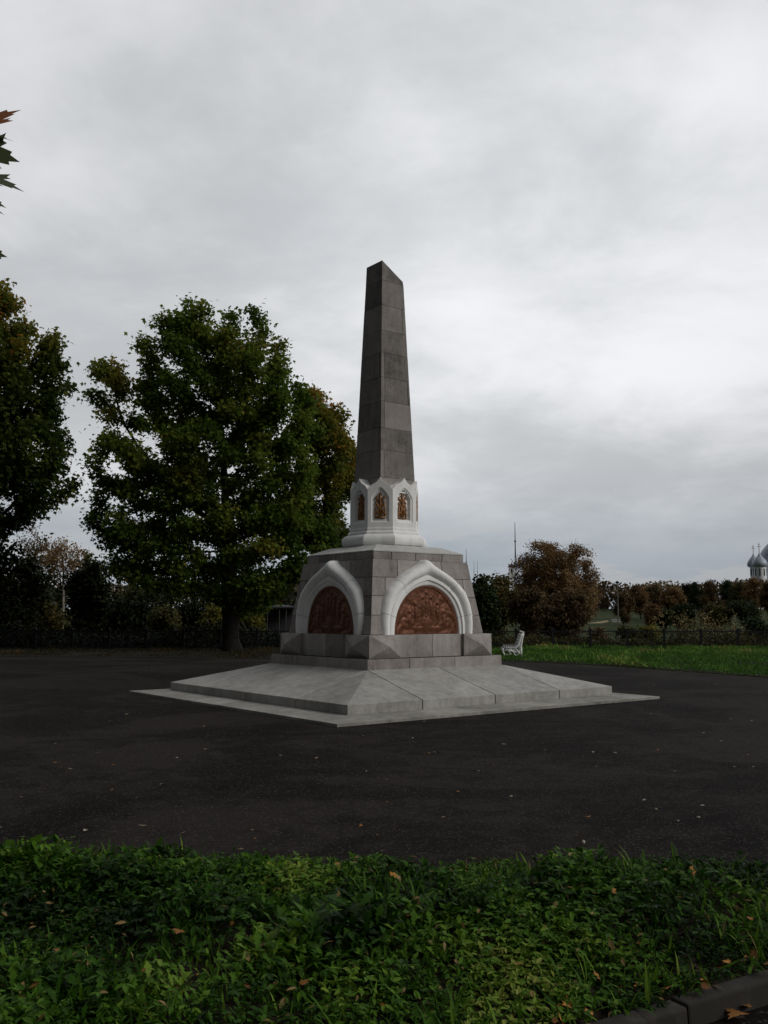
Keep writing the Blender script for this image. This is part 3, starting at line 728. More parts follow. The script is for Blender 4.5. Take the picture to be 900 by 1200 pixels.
    z = verge_h(P) + r.uniform(.0, .12, n); z[-230:-120] = .125; z[-120:] = .03 + r.random(120) * .03
    me = scatter('leaf_litter', np.column_stack([P, z]), r.random(n) * 6.28, r.normal(0, .35, n), r.normal(0, .4, n), r.uniform(.015, .042, n), MAPLED, MAPLEDF, r.random(n))
    tag(link('leaf_litter', me, LM_FALLB), 'small brown dead leaves lodged in the foreground weeds and along the kerb', 'leaf litter', kind='stuff')
plants()
def stalk(X, Y0, Y1, d, label, tipm=PETAL):
    b = W(X, Y0, d); t = W(X + 1, Y1, d); e = empty('weed_stalk', (b[0], b[1], .02)); tag(e, label, 'weed stalk')
    h = t[2] - .02; m = MB(); m.tube([(0, 0, 0), (.008, 0, h * .4), (-.004, .01, h * .8), (.005, .01, h)], [.004, .0035, .003, .002], 5)
    for j in range(7): z = h * (.35 + .09 * j); s_ = random.choice((-1, 1)); m.tube([(0, .005, z), (s_ * .02, .0, z + .03)], [.002, .001], 4)
    m.build('stem', STRAWM, e)
    k = MB(); k.lathe([(.001, -.012), (.009, -.004), (.011, .006), (.004, .016), (.001, .018)], 8, (.012, .01, h * .72)); k.build('seed_head', tipm, e)
stalk(683, 1034, 972, 5.85, 'tallest thin dark weed stalk with a pale tip sticking up at the verge edge')
stalk(560, 1042, 1000, 5.6, 'short thin dry weed stalk rising from the verge edge left of the tall one', STRAWM)

# lawns
rl = np.random.default_rng(5)
lawn_poly = [(40, 14.4), (22, 17.4), (14, 20.6), (10.1, 24.2), (8.7, 27.2), (7.2, 30.2), (5.7, 32.0), (4.2, 33.4), (2.0, 34.8), (2.0, 46.5), (40, 46.5)]
lawn_poly2 = [(-40, 38.4), (-15, 37.1), (-10, 36.4), (-4.5, 35.3), (2.0, 34.8), (2.0, 46.5), (-40, 46.5)]
sheet('right_lawn_soil', lawn_poly, .016, SOIL); sheet('left_lawn_soil', lawn_poly2, .016, SOIL)
def lawn(name, label, poly, xr, yr, n, mat, hh, leaf=LM_LAWN):
    P = np.column_stack([rl.uniform(*xr, n), rl.uniform(*yr, n)]); P = P[in_poly(P, poly)]; n = len(P)
    nn = n2(P, .45, 7.); n3 = n2(P, 1.4, 17.)
    h = hh * np.clip(.9 + .9 * nn + .5 * n3, .35, 2.)
    z = .01 + np.maximum(0, .12 * hh / .3 * (nn + .4)) 
    T = [(-.10, 0, 0), (.10, 0, 0), (.13, .5, .02), (0, 1, -.15), (-.13, .5, .02)]
    me = scatter(name, np.column_stack([P, z * 0 + .01 + rl.random(n) * h * .55]), rl.random(n) * 6.28, rl.uniform(-.1, 1.4, n), rl.normal(0, .5, n), h * rl.uniform(.35, .8, n), T, [(0, 1, 2, 3, 4)], np.clip(.40 + .65 * nn + .45 * n3 + rl.normal(0, .14, n), 0, 1))
    tag(link(name, me, mat), label, 'grass', kind='stuff')
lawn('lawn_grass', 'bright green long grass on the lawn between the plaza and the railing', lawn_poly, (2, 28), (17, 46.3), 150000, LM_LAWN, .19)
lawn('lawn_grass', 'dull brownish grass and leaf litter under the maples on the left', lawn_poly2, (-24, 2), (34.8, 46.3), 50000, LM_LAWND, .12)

# ------------------------------------------------------------------ fallen leaves on the asphalt
fl = []
for v_ in range(3):
    T = np.array(MAPLED); T[:, 2] = (.12, .25, -.18)[v_] * np.abs(T[:, 0]) + (.1, -.2, .15)[v_] * T[:, 1] ** 2 + .06
    me = np_mesh('fallen_leaf', T, len(T), MAPLEDF, np.array([.2 + .35 * v_])); me.materials.append(LM_FALL if v_ != 1 else LM_FALLB); fl.append(me)
spots = [(591, 873), (483, 866), (720, 884), (536, 930), (600, 935), (468, 975), (560, 905), (640, 880), (700, 900), (300, 985), (282, 998), (510, 883), (430, 905), (845, 870), (790, 905), (570, 893), (760, 935), (520, 960), (372, 890), (690, 960), (820, 960), (860, 900)]
pts = [G(x, y)[:2] for x, y in spots]
while len(pts) < 125:
    y = 7 + 22 * random.random() ** 1.4; x = random.uniform(-.42, .42) * y
    if random.random() > (.35 + .65 * (x / y + .42) / .84): continue
    pts.append(np.array([x, y]))
cm, sm_ = math.cos(-MR), math.sin(-MR)
i = 0
for p in pts:
    dx, dy = p[0] - MC[0], p[1] - MC[1]; lx, ly = dx * cm - dy * sm_, dx * sm_ + dy * cm
    if max(abs(lx), abs(ly)) < 3.85 or not in_poly(np.array([p]), plaza)[0] or in_poly(np.array([p]), vpoly)[0]: continue
    o = bpy.data.objects.new('fallen_leaf', fl[random.choice((0, 0, 1, 2))]); COL.objects.link(o)
    o.location = (p[0], p[1], .013); o.rotation_euler = (random.uniform(-.25, .25), random.uniform(-.25, .25), random.uniform(0, 6.28)); s_ = random.uniform(.022, .05); o.scale = (s_, s_ * random.uniform(.6, 1), s_)
    tag(o, 'small pale or brown fallen leaf lying on the dark asphalt', 'fallen leaf', 'fallen leaves scattered over the plaza')
for (X, Y), big in (((872, 1196), 1), ((880, 1188), 0)):
    p = G(X, Y, .01); o = bpy.data.objects.new('fallen_leaf', fl[1]); COL.objects.link(o); o.location = (p[0], p[1], .03); o.rotation_euler = (.2, .15, 1.1 + big); s_ = .085 if big else .055; o.scale = (s_, s_, s_)
    tag(o, 'larger orange brown leaf lying below the kerb in the corner' if big else 'smaller brown leaf lying just below the kerb face', 'fallen leaf', 'fallen leaves below the kerb')

# ------------------------------------------------------------------ trees in front of the railing
d = 42.0
LB = [lobe(244, 404, d, 52, 60), lobe(210, 440, d, 60, 70), lobe(295, 450, d, 58, 75), lobe(170, 530, d, 66, 60), lobe(250, 530, d, 75, 85), lobe(320, 560, d, 55, 80), lobe(150, 600, d, 52, 50), lobe(220, 630, d, 75, 48), lobe(320, 640, d, 66, 50), lobe(365, 645, d, 42, 50), lobe(125, 455, d, 32, 40), lobe(200, 668, d, 72, 36), lobe(290, 672, d, 72, 40), lobe(255, 600, d, 90, 60), lobe(235, 372, d, 36, 16), lobe(150, 655, d, 36, 26), lobe(280, 688, d, 60, 20), lobe(340, 500, d, 40, 60), lobe(211, 350, d, 8, 16), lobe(284, 355, d, 9, 16), lobe(166, 398, d, 9, 8), lobe(305, 378, d, 8, 14), lobe(188, 365, d, 8, 12)]
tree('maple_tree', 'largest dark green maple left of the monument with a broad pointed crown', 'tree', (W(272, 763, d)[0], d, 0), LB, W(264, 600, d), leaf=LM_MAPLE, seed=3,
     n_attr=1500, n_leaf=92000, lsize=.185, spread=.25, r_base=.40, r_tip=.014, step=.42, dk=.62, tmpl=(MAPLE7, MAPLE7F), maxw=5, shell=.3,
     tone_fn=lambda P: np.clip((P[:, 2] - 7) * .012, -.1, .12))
d = 46.4
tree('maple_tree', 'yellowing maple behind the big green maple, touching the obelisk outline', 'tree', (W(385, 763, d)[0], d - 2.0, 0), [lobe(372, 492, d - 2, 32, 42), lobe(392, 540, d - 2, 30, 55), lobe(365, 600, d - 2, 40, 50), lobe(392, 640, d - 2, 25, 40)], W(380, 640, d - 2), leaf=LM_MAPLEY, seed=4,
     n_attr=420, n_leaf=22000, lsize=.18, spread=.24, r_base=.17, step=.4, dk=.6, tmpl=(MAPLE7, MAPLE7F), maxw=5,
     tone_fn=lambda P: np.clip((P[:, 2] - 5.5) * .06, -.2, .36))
d = 37.0
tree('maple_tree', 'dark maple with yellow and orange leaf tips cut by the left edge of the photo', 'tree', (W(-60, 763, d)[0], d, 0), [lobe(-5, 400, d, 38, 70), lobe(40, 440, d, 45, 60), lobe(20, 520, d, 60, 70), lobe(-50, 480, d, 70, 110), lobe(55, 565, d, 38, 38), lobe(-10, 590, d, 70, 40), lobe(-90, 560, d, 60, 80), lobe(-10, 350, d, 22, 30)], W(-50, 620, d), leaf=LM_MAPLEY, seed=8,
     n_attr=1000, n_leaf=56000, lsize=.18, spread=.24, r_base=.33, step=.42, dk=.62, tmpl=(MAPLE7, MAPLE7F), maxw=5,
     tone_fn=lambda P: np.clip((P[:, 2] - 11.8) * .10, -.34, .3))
# maple just outside the frame on the left, one twig of it hangs into view
def near_maple():
    bx, by = -6.6, 6.6
    e = empty('maple_tree', (bx, by, 0)); tag(e, 'overhanging maple branch tips with a few large hanging leaves, top left corner', 'tree')
    r = np.random.default_rng(21)
    LBn = [(-1.2, -1, 7.6, 2.9, 3.2, 2.2), (-.6, -3.5, 7.6, 2.6, 2.6, 2.1), (-3, 0, 7, 3, 3, 2.6), (-.3, 1.2, 9.5, 2.2, 2.2, 1.6)]
    bm_, cm_ = tree_meshes(21, (0, 0, 0), LBn, (-.3, -.3, 4.2), 420, 17000, .17, spread=.3, r_base=.27, step=.45, dk=.8, tmpl=(MAPLE7, MAPLE7F))
    link('trunk', bm_, BARK, e, True); link('crown', cm_, LM_MAPLE, e)
    # twig: from the crown down to the leaves seen at the picture's left edge
    dd = 5.2; tw = [np.array((-4.3, 5.6, 5.6)), W(-60, 40, dd), W(-26, 120, dd), W(-14, 210, dd), W(-12, 300, dd)]
    m = MB(); m.tube([tuple(p - np.array((bx, by, 0))) for p in tw], [.02, .010, .006, .004, .002], 6); 
    leaves = [(-16, 150, 12, 122, .97, .95, .25), (-16, 158, 8, 160, .09, .5, .45), (-16, 176, 14, 186, .17, .2, .05), (-16, 208, 20, 217, .17, .25, .42), (-14, 232, 0, 240, .09, .5, .3), (-14, 240, -2, 248, .08, .3, .4), (-14, 294, 1, 299, .09, .3, .1), (-26, 110, -20, 90, .12, .8, .2)]
    V = []; tn = []
    T = np.array(MAPLED)
    for (x0, y0, x1, y1, s_, t_, ro) in leaves:
        a = W(x0 - 6, y0, dd); b = W(x1 + 7, y1, dd + .05); dirv = b - a; Ln = np.linalg.norm(dirv); yv = dirv / Ln
        side = np.cross(yv, np.array([0, -1, 0.])); side /= np.linalg.norm(side); nv = np.cross(side, yv)
        side = side * math.cos(ro * 2.2) + nv * math.sin(ro * 2.2); nv = np.cross(side, yv)
        b0_ = a - np.array((bx, by, 0)); V.append(b0_ + T[:, :1] * side * Ln * .9 + T[:, 1:2] * yv * Ln * .95 + T[:, 2:] * nv * Ln); tn.append(t_)
        k = int(np.argmin([abs(p[2] - a[2]) for p in tw])); m.tube([tuple(tw[k] - np.array((bx, by, 0))), tuple(b0_)], [.003, .0018], 4)
    m.build('twig', BARK, e); link('hanging_leaves', np_mesh('hanging_leaves', np.concatenate(V), len(T), MAPLEDF, np.array(tn)), LM_NEAR, e)
near_maple()

# ------------------------------------------------------------------ behind the railing, left
def shrub(name, label, X0, X1, Yt, d, leaf, seed, n_leaf=4200, ls=.22, base=None, cat='shrub', group=None, bark=BARK, tt=.35, spread=.34, n_attr=90, yb=758, **k):
    xc = (X0 + X1) / 2; s = d / FPX; gz = float(hz(0, d)) if base is None else base
    top = W(xc, Yt, d)[2]; bot = W(xc, yb, d)[2]; cz = (top + max(bot, gz + .4)) / 2; rz = (top - max(bot, gz + .4)) / 2; rx = (X1 - X0) / 2 * s; cx = W(xc, 720, d)[0]
    r = np.random.default_rng(seed); Ls = [(cx, d, cz, rx * .72, rx * .72, rz * .82)]
    for _ in range(5):
        a = r.uniform(0, 6.28); Ls.append((cx + math.cos(a) * rx * .5, d + math.sin(a) * rx * .5, cz + r.uniform(-.5, .5) * rz, rx * .5, rx * .5, rz * .42))
    spread = min(spread, rx * .13 + .08)
    return tree(name, label, cat, (cx, d, gz - .1), Ls, (cx, d, gz + (top - gz) * tt), group, leaf, bark, seed, crown='foliage' if cat == 'shrub' else 'crown', trunk='stems' if cat == 'shrub' else 'trunk', n_attr=n_attr, n_leaf=n_leaf, lsize=ls, spread=spread, r_base=max(.05, rx * .05), step=max(.35, rx * .16), dk=max(.5, rx * .22), maxw=8, **k)
gl = 'trees and shrubs beyond the railing on the left'
shrub('broadleaf_tree', 'near-black tree at the far left edge below the orange tipped maple', -60, 52, 598, 52, LM_SHADE, 31, 9000, .26, cat='tree', group=gl)
shrub('birch_tree', 'thin russet birch with pale stems, left of the reddish one', 12, 62, 612, 74, LM_BROWN, 32, 1900, .17, cat='tree', group=gl, bark=BARKP, tt=.55, n_attr=190, yb=690)
shrub('birch_tree', 'sparse reddish brown tree with pale stems beside the dark dome of leaves', 48, 100, 622, 70, LM_RUST, 33, 2300, .17, cat='tree', group=gl, bark=BARKP, tt=.55, n_attr=190, yb=684)
shrub('broadleaf_tree', 'small yellow topped tree peeping over the dark rounded tree', 88, 114, 632, 78, LM_YEL, 34, 1300, .24, cat='tree', group=gl)
shrub('broadleaf_tree', 'dark green rounded tree left of the big maple trunk', 72, 136, 648, 60, LM_SHADE, 35, 7000, .24, cat='tree', group=gl)
shrub('shrub', 'olive bush low at the left between the birches and the railing', 20, 80, 694, 54, LM_OLIVE, 36, 4000, .22, group=gl)
shrub('shrub', 'dark bush behind the railing just right of the rounded tree', 120, 182, 688, 56, LM_SHADE, 37, 6000, .22, group=gl)
shrub('shrub', 'dull yellow green rounded bush seen under the maple crown', 172, 216, 706, 54, LM_OLIVE, 38, 3600, .2, group=gl)
shrub('shrub', 'black green bush between the two yellowish bushes under the maple', 208, 244, 696, 58, LM_SHADE, 39, 4200, .2, group=gl)
shrub('shrub', 'yellow bush immediately left of the maple trunk', 234, 266, 702, 55, LM_YEL, 40, 2600, .2, group=gl)
shrub('shrub', 'yellow green bush immediately right of the maple trunk', 280, 312, 706, 55, LM_YEL, 41, 2400, .2, group=gl)
shrub('broadleaf_tree', 'dark tree hidden in the shade behind the maple trunk', 245, 330, 660, 66, LM_SHADE, 42, 6500, .26, cat='tree', group=gl)
shrub('broadleaf_tree', 'tall hazy olive tree far behind the gap left of the big maple', 118, 200, 672, 84, LM_OLIVE, 43, 6000, .3, cat='tree', group=gl)
shrub('shrub', 'dark low bush behind the railing at the foot of the orange tipped maple', -40, 40, 706, 50, LM_SHADE, 44, 5000, .22, group=gl)
shrub('broadleaf_tree', 'brownish tree filling the space behind the pavilion left of the pedestal', 308, 352, 655, 90, LM_BROWN, 45, 4200, .3, cat='tree', group=gl)

def undergrowth(name, label, xr, yr, n, hmax, mat, seed, ls, hfun=None):
    r = np.random.default_rng(seed); X = r.uniform(*xr, n); Y = r.uniform(*yr, n)
    nn = np.array([noise.noise(Vector((x * .35, y * .35, seed))) for x, y in zip(X, Y)]); top = hmax * np.clip(.75 + .9 * nn, .15, 1.5)
    if hfun is not None: top = top * hfun(X, Y)
    Z = hz(X, Y) + top * r.random(n) ** .55
    me = scatter(name, np.column_stack([X, Y, Z]), r.random(n) * 6.28, r.normal(0, .8, n), r.normal(0, .8, n), ls * r.uniform(.5, 1.3, n), QUADL, QUADLF, np.clip(.4 + .5 * nn + r.normal(0, .15, n), 0, 1))
    tag(link(name, me, mat), label, 'undergrowth' if name == 'undergrowth' else 'wood', kind='stuff')
undergrowth('undergrowth', 'dark tangled undergrowth on the slope right behind the railing', (-24, 4), (46.2, 56), 34000, .95, LM_SHADE, 201, .18)
undergrowth('undergrowth', 'low olive undergrowth on the slope behind the right part of the railing', (4, 26), (50, 62), 30000, .7, LM_OLIVE, 202, .2)
undergrowth('dark_wood', 'dark mass of trees filling the background on the left below the maples', (-50, -7), (76, 86), 60000, 12.0, LM_SHADE, 203, .4, lambda X, Y: np.where(X < -30, 1.1, 1.0))

# ------------------------------------------------------------------ behind the railing, right
gr_ = 'trees beyond the railing right of the monument'
shrub('broadleaf_tree', 'dark green round-topped tree touching the right edge of the pedestal', 546, 584, 662, 62, LM_DARK, 51, 7000, .24, cat='tree', group=gr_)
shrub('broadleaf_tree', 'olive brown tree between the dark round tree and the big russet tree', 562, 614, 670, 66, LM_OLIVE, 52, 8000, .24, cat='tree', group=gr_, tone_fn=lambda P: P[:, 0] * 0 + .15)
d = 76.
tree('broadleaf_tree', 'largest russet brown tree with a tall rounded crown right of the monument', 'tree', (W(655, 740, d)[0], d, float(hz(0, d)) - .1),
     [lobe(645, 664, d, 38, 37), lobe(640, 672, d, 24, 24), lobe(618, 676, d, 20, 24), lobe(670, 672, d, 30, 34), lobe(690, 684, d, 13, 22), lobe(650, 706, d, 50, 36), lobe(616, 702, d, 19, 30)], W(652, 725, d), gr_, LM_RUST, BARK, 53,
     n_attr=900, n_leaf=64000, lsize=.14, spread=.27, r_base=.3, shell=0.0, step=.4, dk=.65, maxw=7)
shrub('broadleaf_tree', 'deep reddish brown bushy tree in front of the big russet tree', 622, 690, 682, 60, LM_BROWN, 54, 9500, .22, cat='tree', group=gr_, tone_fn=lambda P: P[:, 0] * 0 - .1)
shrub('broadleaf_tree', 'dark brown tree under the left side of the big russet tree', 598, 648, 684, 58, LM_BROWN, 55, 9500, .18, cat='tree', group=gr_, tone_fn=lambda P: P[:, 0] * 0 - .28)
# twiggy yellow growth just past the railing
def twigs(label, X0, X1, Yt, d, n, seed):
    r = np.random.default_rng(seed); e = empty('twiggy_bush', (W((X0 + X1) / 2, 740, d)[0], d, float(hz(0, d)))); tag(e, label, 'bush', 'thin yellow bushes just past the railing')
    m = MB(); LPs = []
    for i in range(n):
        x = r.uniform((X0 - X1) / 2, (X1 - X0) / 2) * d / FPX; h = (W(0, Yt, d)[2] - hz(0, d)) * r.uniform(.6, 1.05)
        p0 = np.array((x * .6, r.uniform(-.5, .5), 0)); p1 = p0 + np.array((x * .3 + r.normal(0, .25), r.normal(0, .2), h * .6)); p2 = p1 + np.array((x * .15 + r.normal(0, .3), r.normal(0, .2), h * .4))
        m.tube([p0, p1, p2], [.018, .012, .005], 4)
        for j in range(26): t = r.random() ** .7; q = (p0 * (1 - t) ** 2 + 2 * p1 * t * (1 - t) + p2 * t * t) + r.normal(0, .15, 3); LPs.append(q)
    LPs = np.array(LPs); k = len(LPs)
    m.build('stems', BARK, e)
    link('foliage', scatter('foliage', LPs, r.random(k) * 6.28, r.normal(0, .6, k), r.normal(0, .6, k), r.uniform(.09, .19, k), QUADL, QUADLF, r.random(k)), LM_STRAW, e)
twigs('sparse straw yellow bush behind the railing, left and taller of two', 786, 824, 712, 52, 20, 61)
twigs('sparse straw yellow bush behind the railing, lower one at the right', 826, 872, 718, 53, 24, 62)
# rounded low shrubs on the slope past the railing
for i, (X0, X1, Yt, lf, lb) in enumerate([(722, 748, 731, LM_OLIVE, 'low olive bush past the railing below the pale slab'), (745, 775, 729, LM_YEL, 'low yellow green bush past the railing, left of the twiggy bushes'), (688, 716, 733, LM_BROWN, 'low brown bush past the railing right of the russet tree'), (866, 905, 720, LM_DARK, 'dark bush past the railing at the right edge of the photo')]):
    shrub('shrub', lb, X0, X1, Yt, 60 if i < 3 else 56, lf, 70 + i, 2600, .18, group='low bushes on the slope past the railing')

# far bank wood: individual trees then a mass behind
spec = [ # X centre, half width, top Y, leaf, label
 (731, 13, 686, LM_BROWN, 'brown rounded far-bank tree just right of the lamp post'),
 (751, 17, 679, LM_RUST, 'russet broad far-bank tree, first tall one right of the roof gap'),
 (771, 14, 683, LM_BROWN, 'dull brown far-bank tree between two russet ones'),
 (789, 15, 675, LM_RUST, 'russet far-bank tree near the middle of the treeline'),
 (764, 12, 706, LM_RUST, 'small round reddish tree standing low in front of the far treeline'),
 (806, 13, 677, LM_OLIVE, 'olive far-bank tree right of the middle russet one'),
 (821, 13, 673, LM_DARK, 'dark far-bank tree with the highest narrow top'),
 (837, 14, 677, LM_BROWN, 'brownish far-bank tree right of the highest dark one'),
 (853, 13, 674, LM_DARK, 'dark green far-bank tree left of the church'),
 (868, 13, 677, LM_OLIVE, 'olive far-bank tree just left below the church domes'),
 (885, 14, 672, LM_RUST, 'reddish far-bank tree directly below the church drum'),
 (902, 14, 677, LM_BROWN, 'brown far-bank tree cut by the right edge of the photo'),
 (800, 16, 702, LM_DARK, 'dark rounded tree standing in front of the middle of the far treeline'),
 (838, 18, 704, LM_OLIVE, 'grey green rounded tree low in front of the far treeline'),
 (875, 20, 702, LM_DARK, 'dark broad tree low in front of the treeline below the church'),
 (780, 14, 712, LM_DARK, 'lowest dark bushy tree at the left foot of the far treeline')]
for i, (X, hw, Yt, lf, lb) in enumerate(spec):
    d = (205 + (i * 37 % 50)) if Yt < 695 else 178 + (i * 13 % 14)
    shrub('far_tree', lb, X - hw, X + hw, Yt, d, lf, 80 + i, 9000, .36, cat='tree', group='trees on the far bank', n_attr=70, tt=.3, yb=735, spread=.6, tone_fn=(lambda P: P[:, 0] * 0 - .2) if lf in (LM_RUST,) else None)
shrub('far_tree', 'thin dark tree behind the low house with the pale roof', 690, 716, 702, 360, LM_DARK, 120, 2400, .6, cat='tree', group='trees on the far bank', n_attr=60, tt=.3, yb=735, spread=.6)
# continuous mass far behind
def wood():
    r = np.random.default_rng(99); n = 60000
    X = r.uniform(-260, 260, n); Y = 300 + r.random(n) * 30; top = 8.3 + 2.8 * np.array([noise.noise(Vector((x * .045, 0, 1.))) for x in X]) + 1.6 * np.array([noise.noise(Vector((x * .2, 0, 4.))) for x in X])
    Z = hz(X, Y) + top * r.random(n) ** .6 
    me = scatter('far_wood', np.column_stack([X, Y, Z]), r.random(n) * 6.28, r.normal(0, .8, n), r.normal(0, .8, n), r.uniform(.6, 1.3, n), QUADL, QUADLF, np.clip(.45 + .8 * np.array([noise.noise(Vector((x * .06, 3, 1.))) for x in X]) + r.normal(0, .12, n), 0, 1))
    tag(link('far_wood', me, LM_BROWN), 'continuous brown and olive wood on the far bank behind the single trees', 'wood', kind='stuff')
wood()
sheet_pts = [W(672, 732, 205), W(690, 729, 218), W(712, 727.5, 232), W(714, 729, 224), W(692, 731.5, 208)]
me = bpy.data.meshes.new('sandy_path'); me.from_pydata([(p[0], p[1], float(hz(0, p[1])) + .25) for p in sheet_pts], [], [tuple(range(len(sheet_pts)))]); tag(link('sandy_path', me, SAND), kind='structure')

# ------------------------------------------------------------------ far buildings, masts, church
def house():
    d = 322; s = d / FPX; x0 = W(692, 700, d)[0]; x1 = W(713, 700, d)[0]; g = float(hz(0, d)) - .2; ze = W(0, 699, d)[2]; zt = W(0, 692, d)[2] + 0
    e = empty('house', ((x0 + x1) / 2, d, g)); tag(e, 'low dark house with a pale roof in the gap of the far trees', 'house')
    w = (x1 - x0) / 2; m = MB(); m.box(-w, w, 0, 7, 0, ze - g); m.build('wall', HOUSEM, e)
    m = MB(); z = ze - g - .3; t = zt - g + .5; m.add([(-w - .3, -.4, z), (w + .3, -.4, z), (w + .3, 7.4, z), (-w - .3, 7.4, z), (-w * .9, 3.5, t), (w * .9, 3.5, t)], [(0, 1, 5, 4), (1, 2, 5), (2, 3, 4, 5), (3, 0, 4), (3, 2, 1, 0)]); rf = m.build('roof', ROOFW, e)
    m = MB(); m.box(-.2, 1.3, -.2, 2.6, z + .2, t - .15); m.add([(-.4, -.4, t - .15), (1.5, -.4, t - .15), (1.5, 2.6, t - .15), (-.4, 2.6, t - .15), (.55, -.4, t + .5), (.55, 2.6, t + .5)], [(0, 1, 4), (1, 2, 5, 4), (2, 3, 5), (3, 0, 4, 5)]); m.build('dormer', RUSTR, rf)
    for x in (-w * .6, 0, w * .6):
        m = MB(); m.box(x - .35, x + .35, -.06, -.004, 1.2, 2.6); m.build('window', DARKGL, e)
house()
def lamp():
    d = 120; b = W(724, 740, d); g = float(hz(0, d)); t = W(725, 684, d)[2]
    d = 160; b = W(724.5, 725, d); g = float(hz(0, d)); t = W(724.5, 684, d)[2]
    e = empty('street_lamp', (b[0], d, g)); tag(e, 'tall pale lamp post with a small dark head in front of the far trees', 'lamp post')
    m = MB(); m.tube([(0, 0, 0), (0, 0, (t - g) * .5), (0, 0, t - g)], [.15, .11, .08], 8); m.build('pole', KERBM2, e)
    m = MB(); m.lathe([(.08, 0), (.32, .1), (.36, .25), (.15, .4), (.05, .5)], 12, (0, 0, t - g)); m.build('lamp_head', IRON, e)
lamp()
d = 226; p = W(722.5, 728.5, d); e = empty('concrete_block', (p[0], d, float(hz(0, d)) - .05)); tag(e, 'tiny pale concrete block on the far meadow just above the railing', 'concrete block')
m = MB(); m.box(-1.0, 1.0, 0, 1.6, 0, .72); m.build('wall', PALEC, e, .04); m = MB(); m.box(-1.08, 1.08, -.1, 1.7, .723, .86); m.build('cover_slab', ROOFW, e)
def pavilion():
    d = 62.; x0 = W(309, 720, d)[0]; x1 = W(344, 720, d)[0]; g = float(hz(0, d)); w = (x1 - x0) / 2; zt = W(0, 709, d)[2] - g
    e = empty('pavilion', ((x0 + x1) / 2, d, g)); tag(e, 'shaded pavilion with pale roof edge and slim pale posts left of the pedestal', 'pavilion')
    m = MB(); m.box(-w - .2, w + .2, -.1, 2.4, zt - .2, zt - .1); m.add([(-w - .2, -.1, zt - .098), (w + .2, -.1, zt - .098), (w + .2, 2.4, zt - .098), (-w - .2, 2.4, zt - .098), (0, 1.1, zt + .05)], [(0, 1, 4), (1, 2, 4), (2, 3, 4), (3, 0, 4)]); m.build('roof', MASTM, e)
    for x in (-w * .75, w * .05, w * .5, w * .95):
        m = MB(); m.tube([(x, 0, 0), (x, 0, zt - .2)], .03, 8); m.build('post', KERBM, e)
    m = MB(); m.box(-w, w, 2.2, 2.3, 0, zt - .2); m.build('back_wall', HOUSEM, e)
pavilion()
def mast(label, X, Yt, d, r0, sec=4):
    b = W(X, 720, d); g = float(hz(0, d)); t = W(X, Yt, d)[2] - g; e = empty('radio_mast', (b[0], d, g)); tag(e, label, 'mast', 'thin masts on the skyline')
    m = MB()
    for a in range(3):
        c, s_ = math.cos(a * 2.094), math.sin(a * 2.094); m.tube([(r0 * c * 2.2, r0 * s_ * 2.2, 0), (r0 * c, r0 * s_, t * .62)], r0 * .35, 4)
    n = 26
    for k in range(n):
        f0, f1 = k / n, (k + 1) / n; q = lambda f, a: ((2.2 - 1.2 * f) * r0 * math.cos(a * 2.094), (2.2 - 1.2 * f) * r0 * math.sin(a * 2.094), t * .62 * f)
        for a in range(3): m.tube([q(f0, a), q(f1, (a + 1) % 3)], r0 * .16, 3)
    m.build('lattice', MASTM, e)
    m = MB(); m.tube([(0, 0, t * .6), (0, 0, t * .8), (0, 0, t)], [r0 * .9, r0 * .6, r0 * .3], 6); m.lathe([(.1, 0), (r0 * 1.5, .1), (r0 * 1.5, r0 * 1.6), (.1, r0 * 1.7)], 8, (0, 0, t * .78)); m.build('antenna', MASTM, e)
mast('tallest thin lattice mast rising behind the big russet tree', 605, 612, 620, .5)
mast('thin mast just right of the pedestal shoulder', 547, 643, 640, .35)
mast('left of the two short masts above the dark round tree', 556, 657, 700, .25)
mast('right of the two short masts above the dark round tree', 560, 657, 720, .25)
def turret():
    d = 300; b = W(600, 700, d); g = float(hz(0, d)); z1 = W(0, 664, d)[2] - g; z0 = W(0, 676, d)[2] - g; e = empty('water_tower', (b[0], d, g)); tag(e, 'small white tower with a dark pointed roof at the left edge of the russet tree', 'tower')
    m = MB(); m.box(-.85, .85, -.85, .85, 0, z1); m.build('wall', CHURCHW, e); m = MB(); m.add([(-1.2, -1.2, z1), (1.2, -1.2, z1), (1.2, 1.2, z1), (-1.2, 1.2, z1), (0, 0, z1 + 1.1)], [(0, 1, 4), (1, 2, 4), (2, 3, 4), (3, 0, 4), (3, 2, 1, 0)]); m.build('roof', RUSTR, e)
    m = MB(); m.box(-.25, .25, -.9, -.853, z1 - 2.2, z1 - .8); m.build('window', DARKGL, e)
turret()
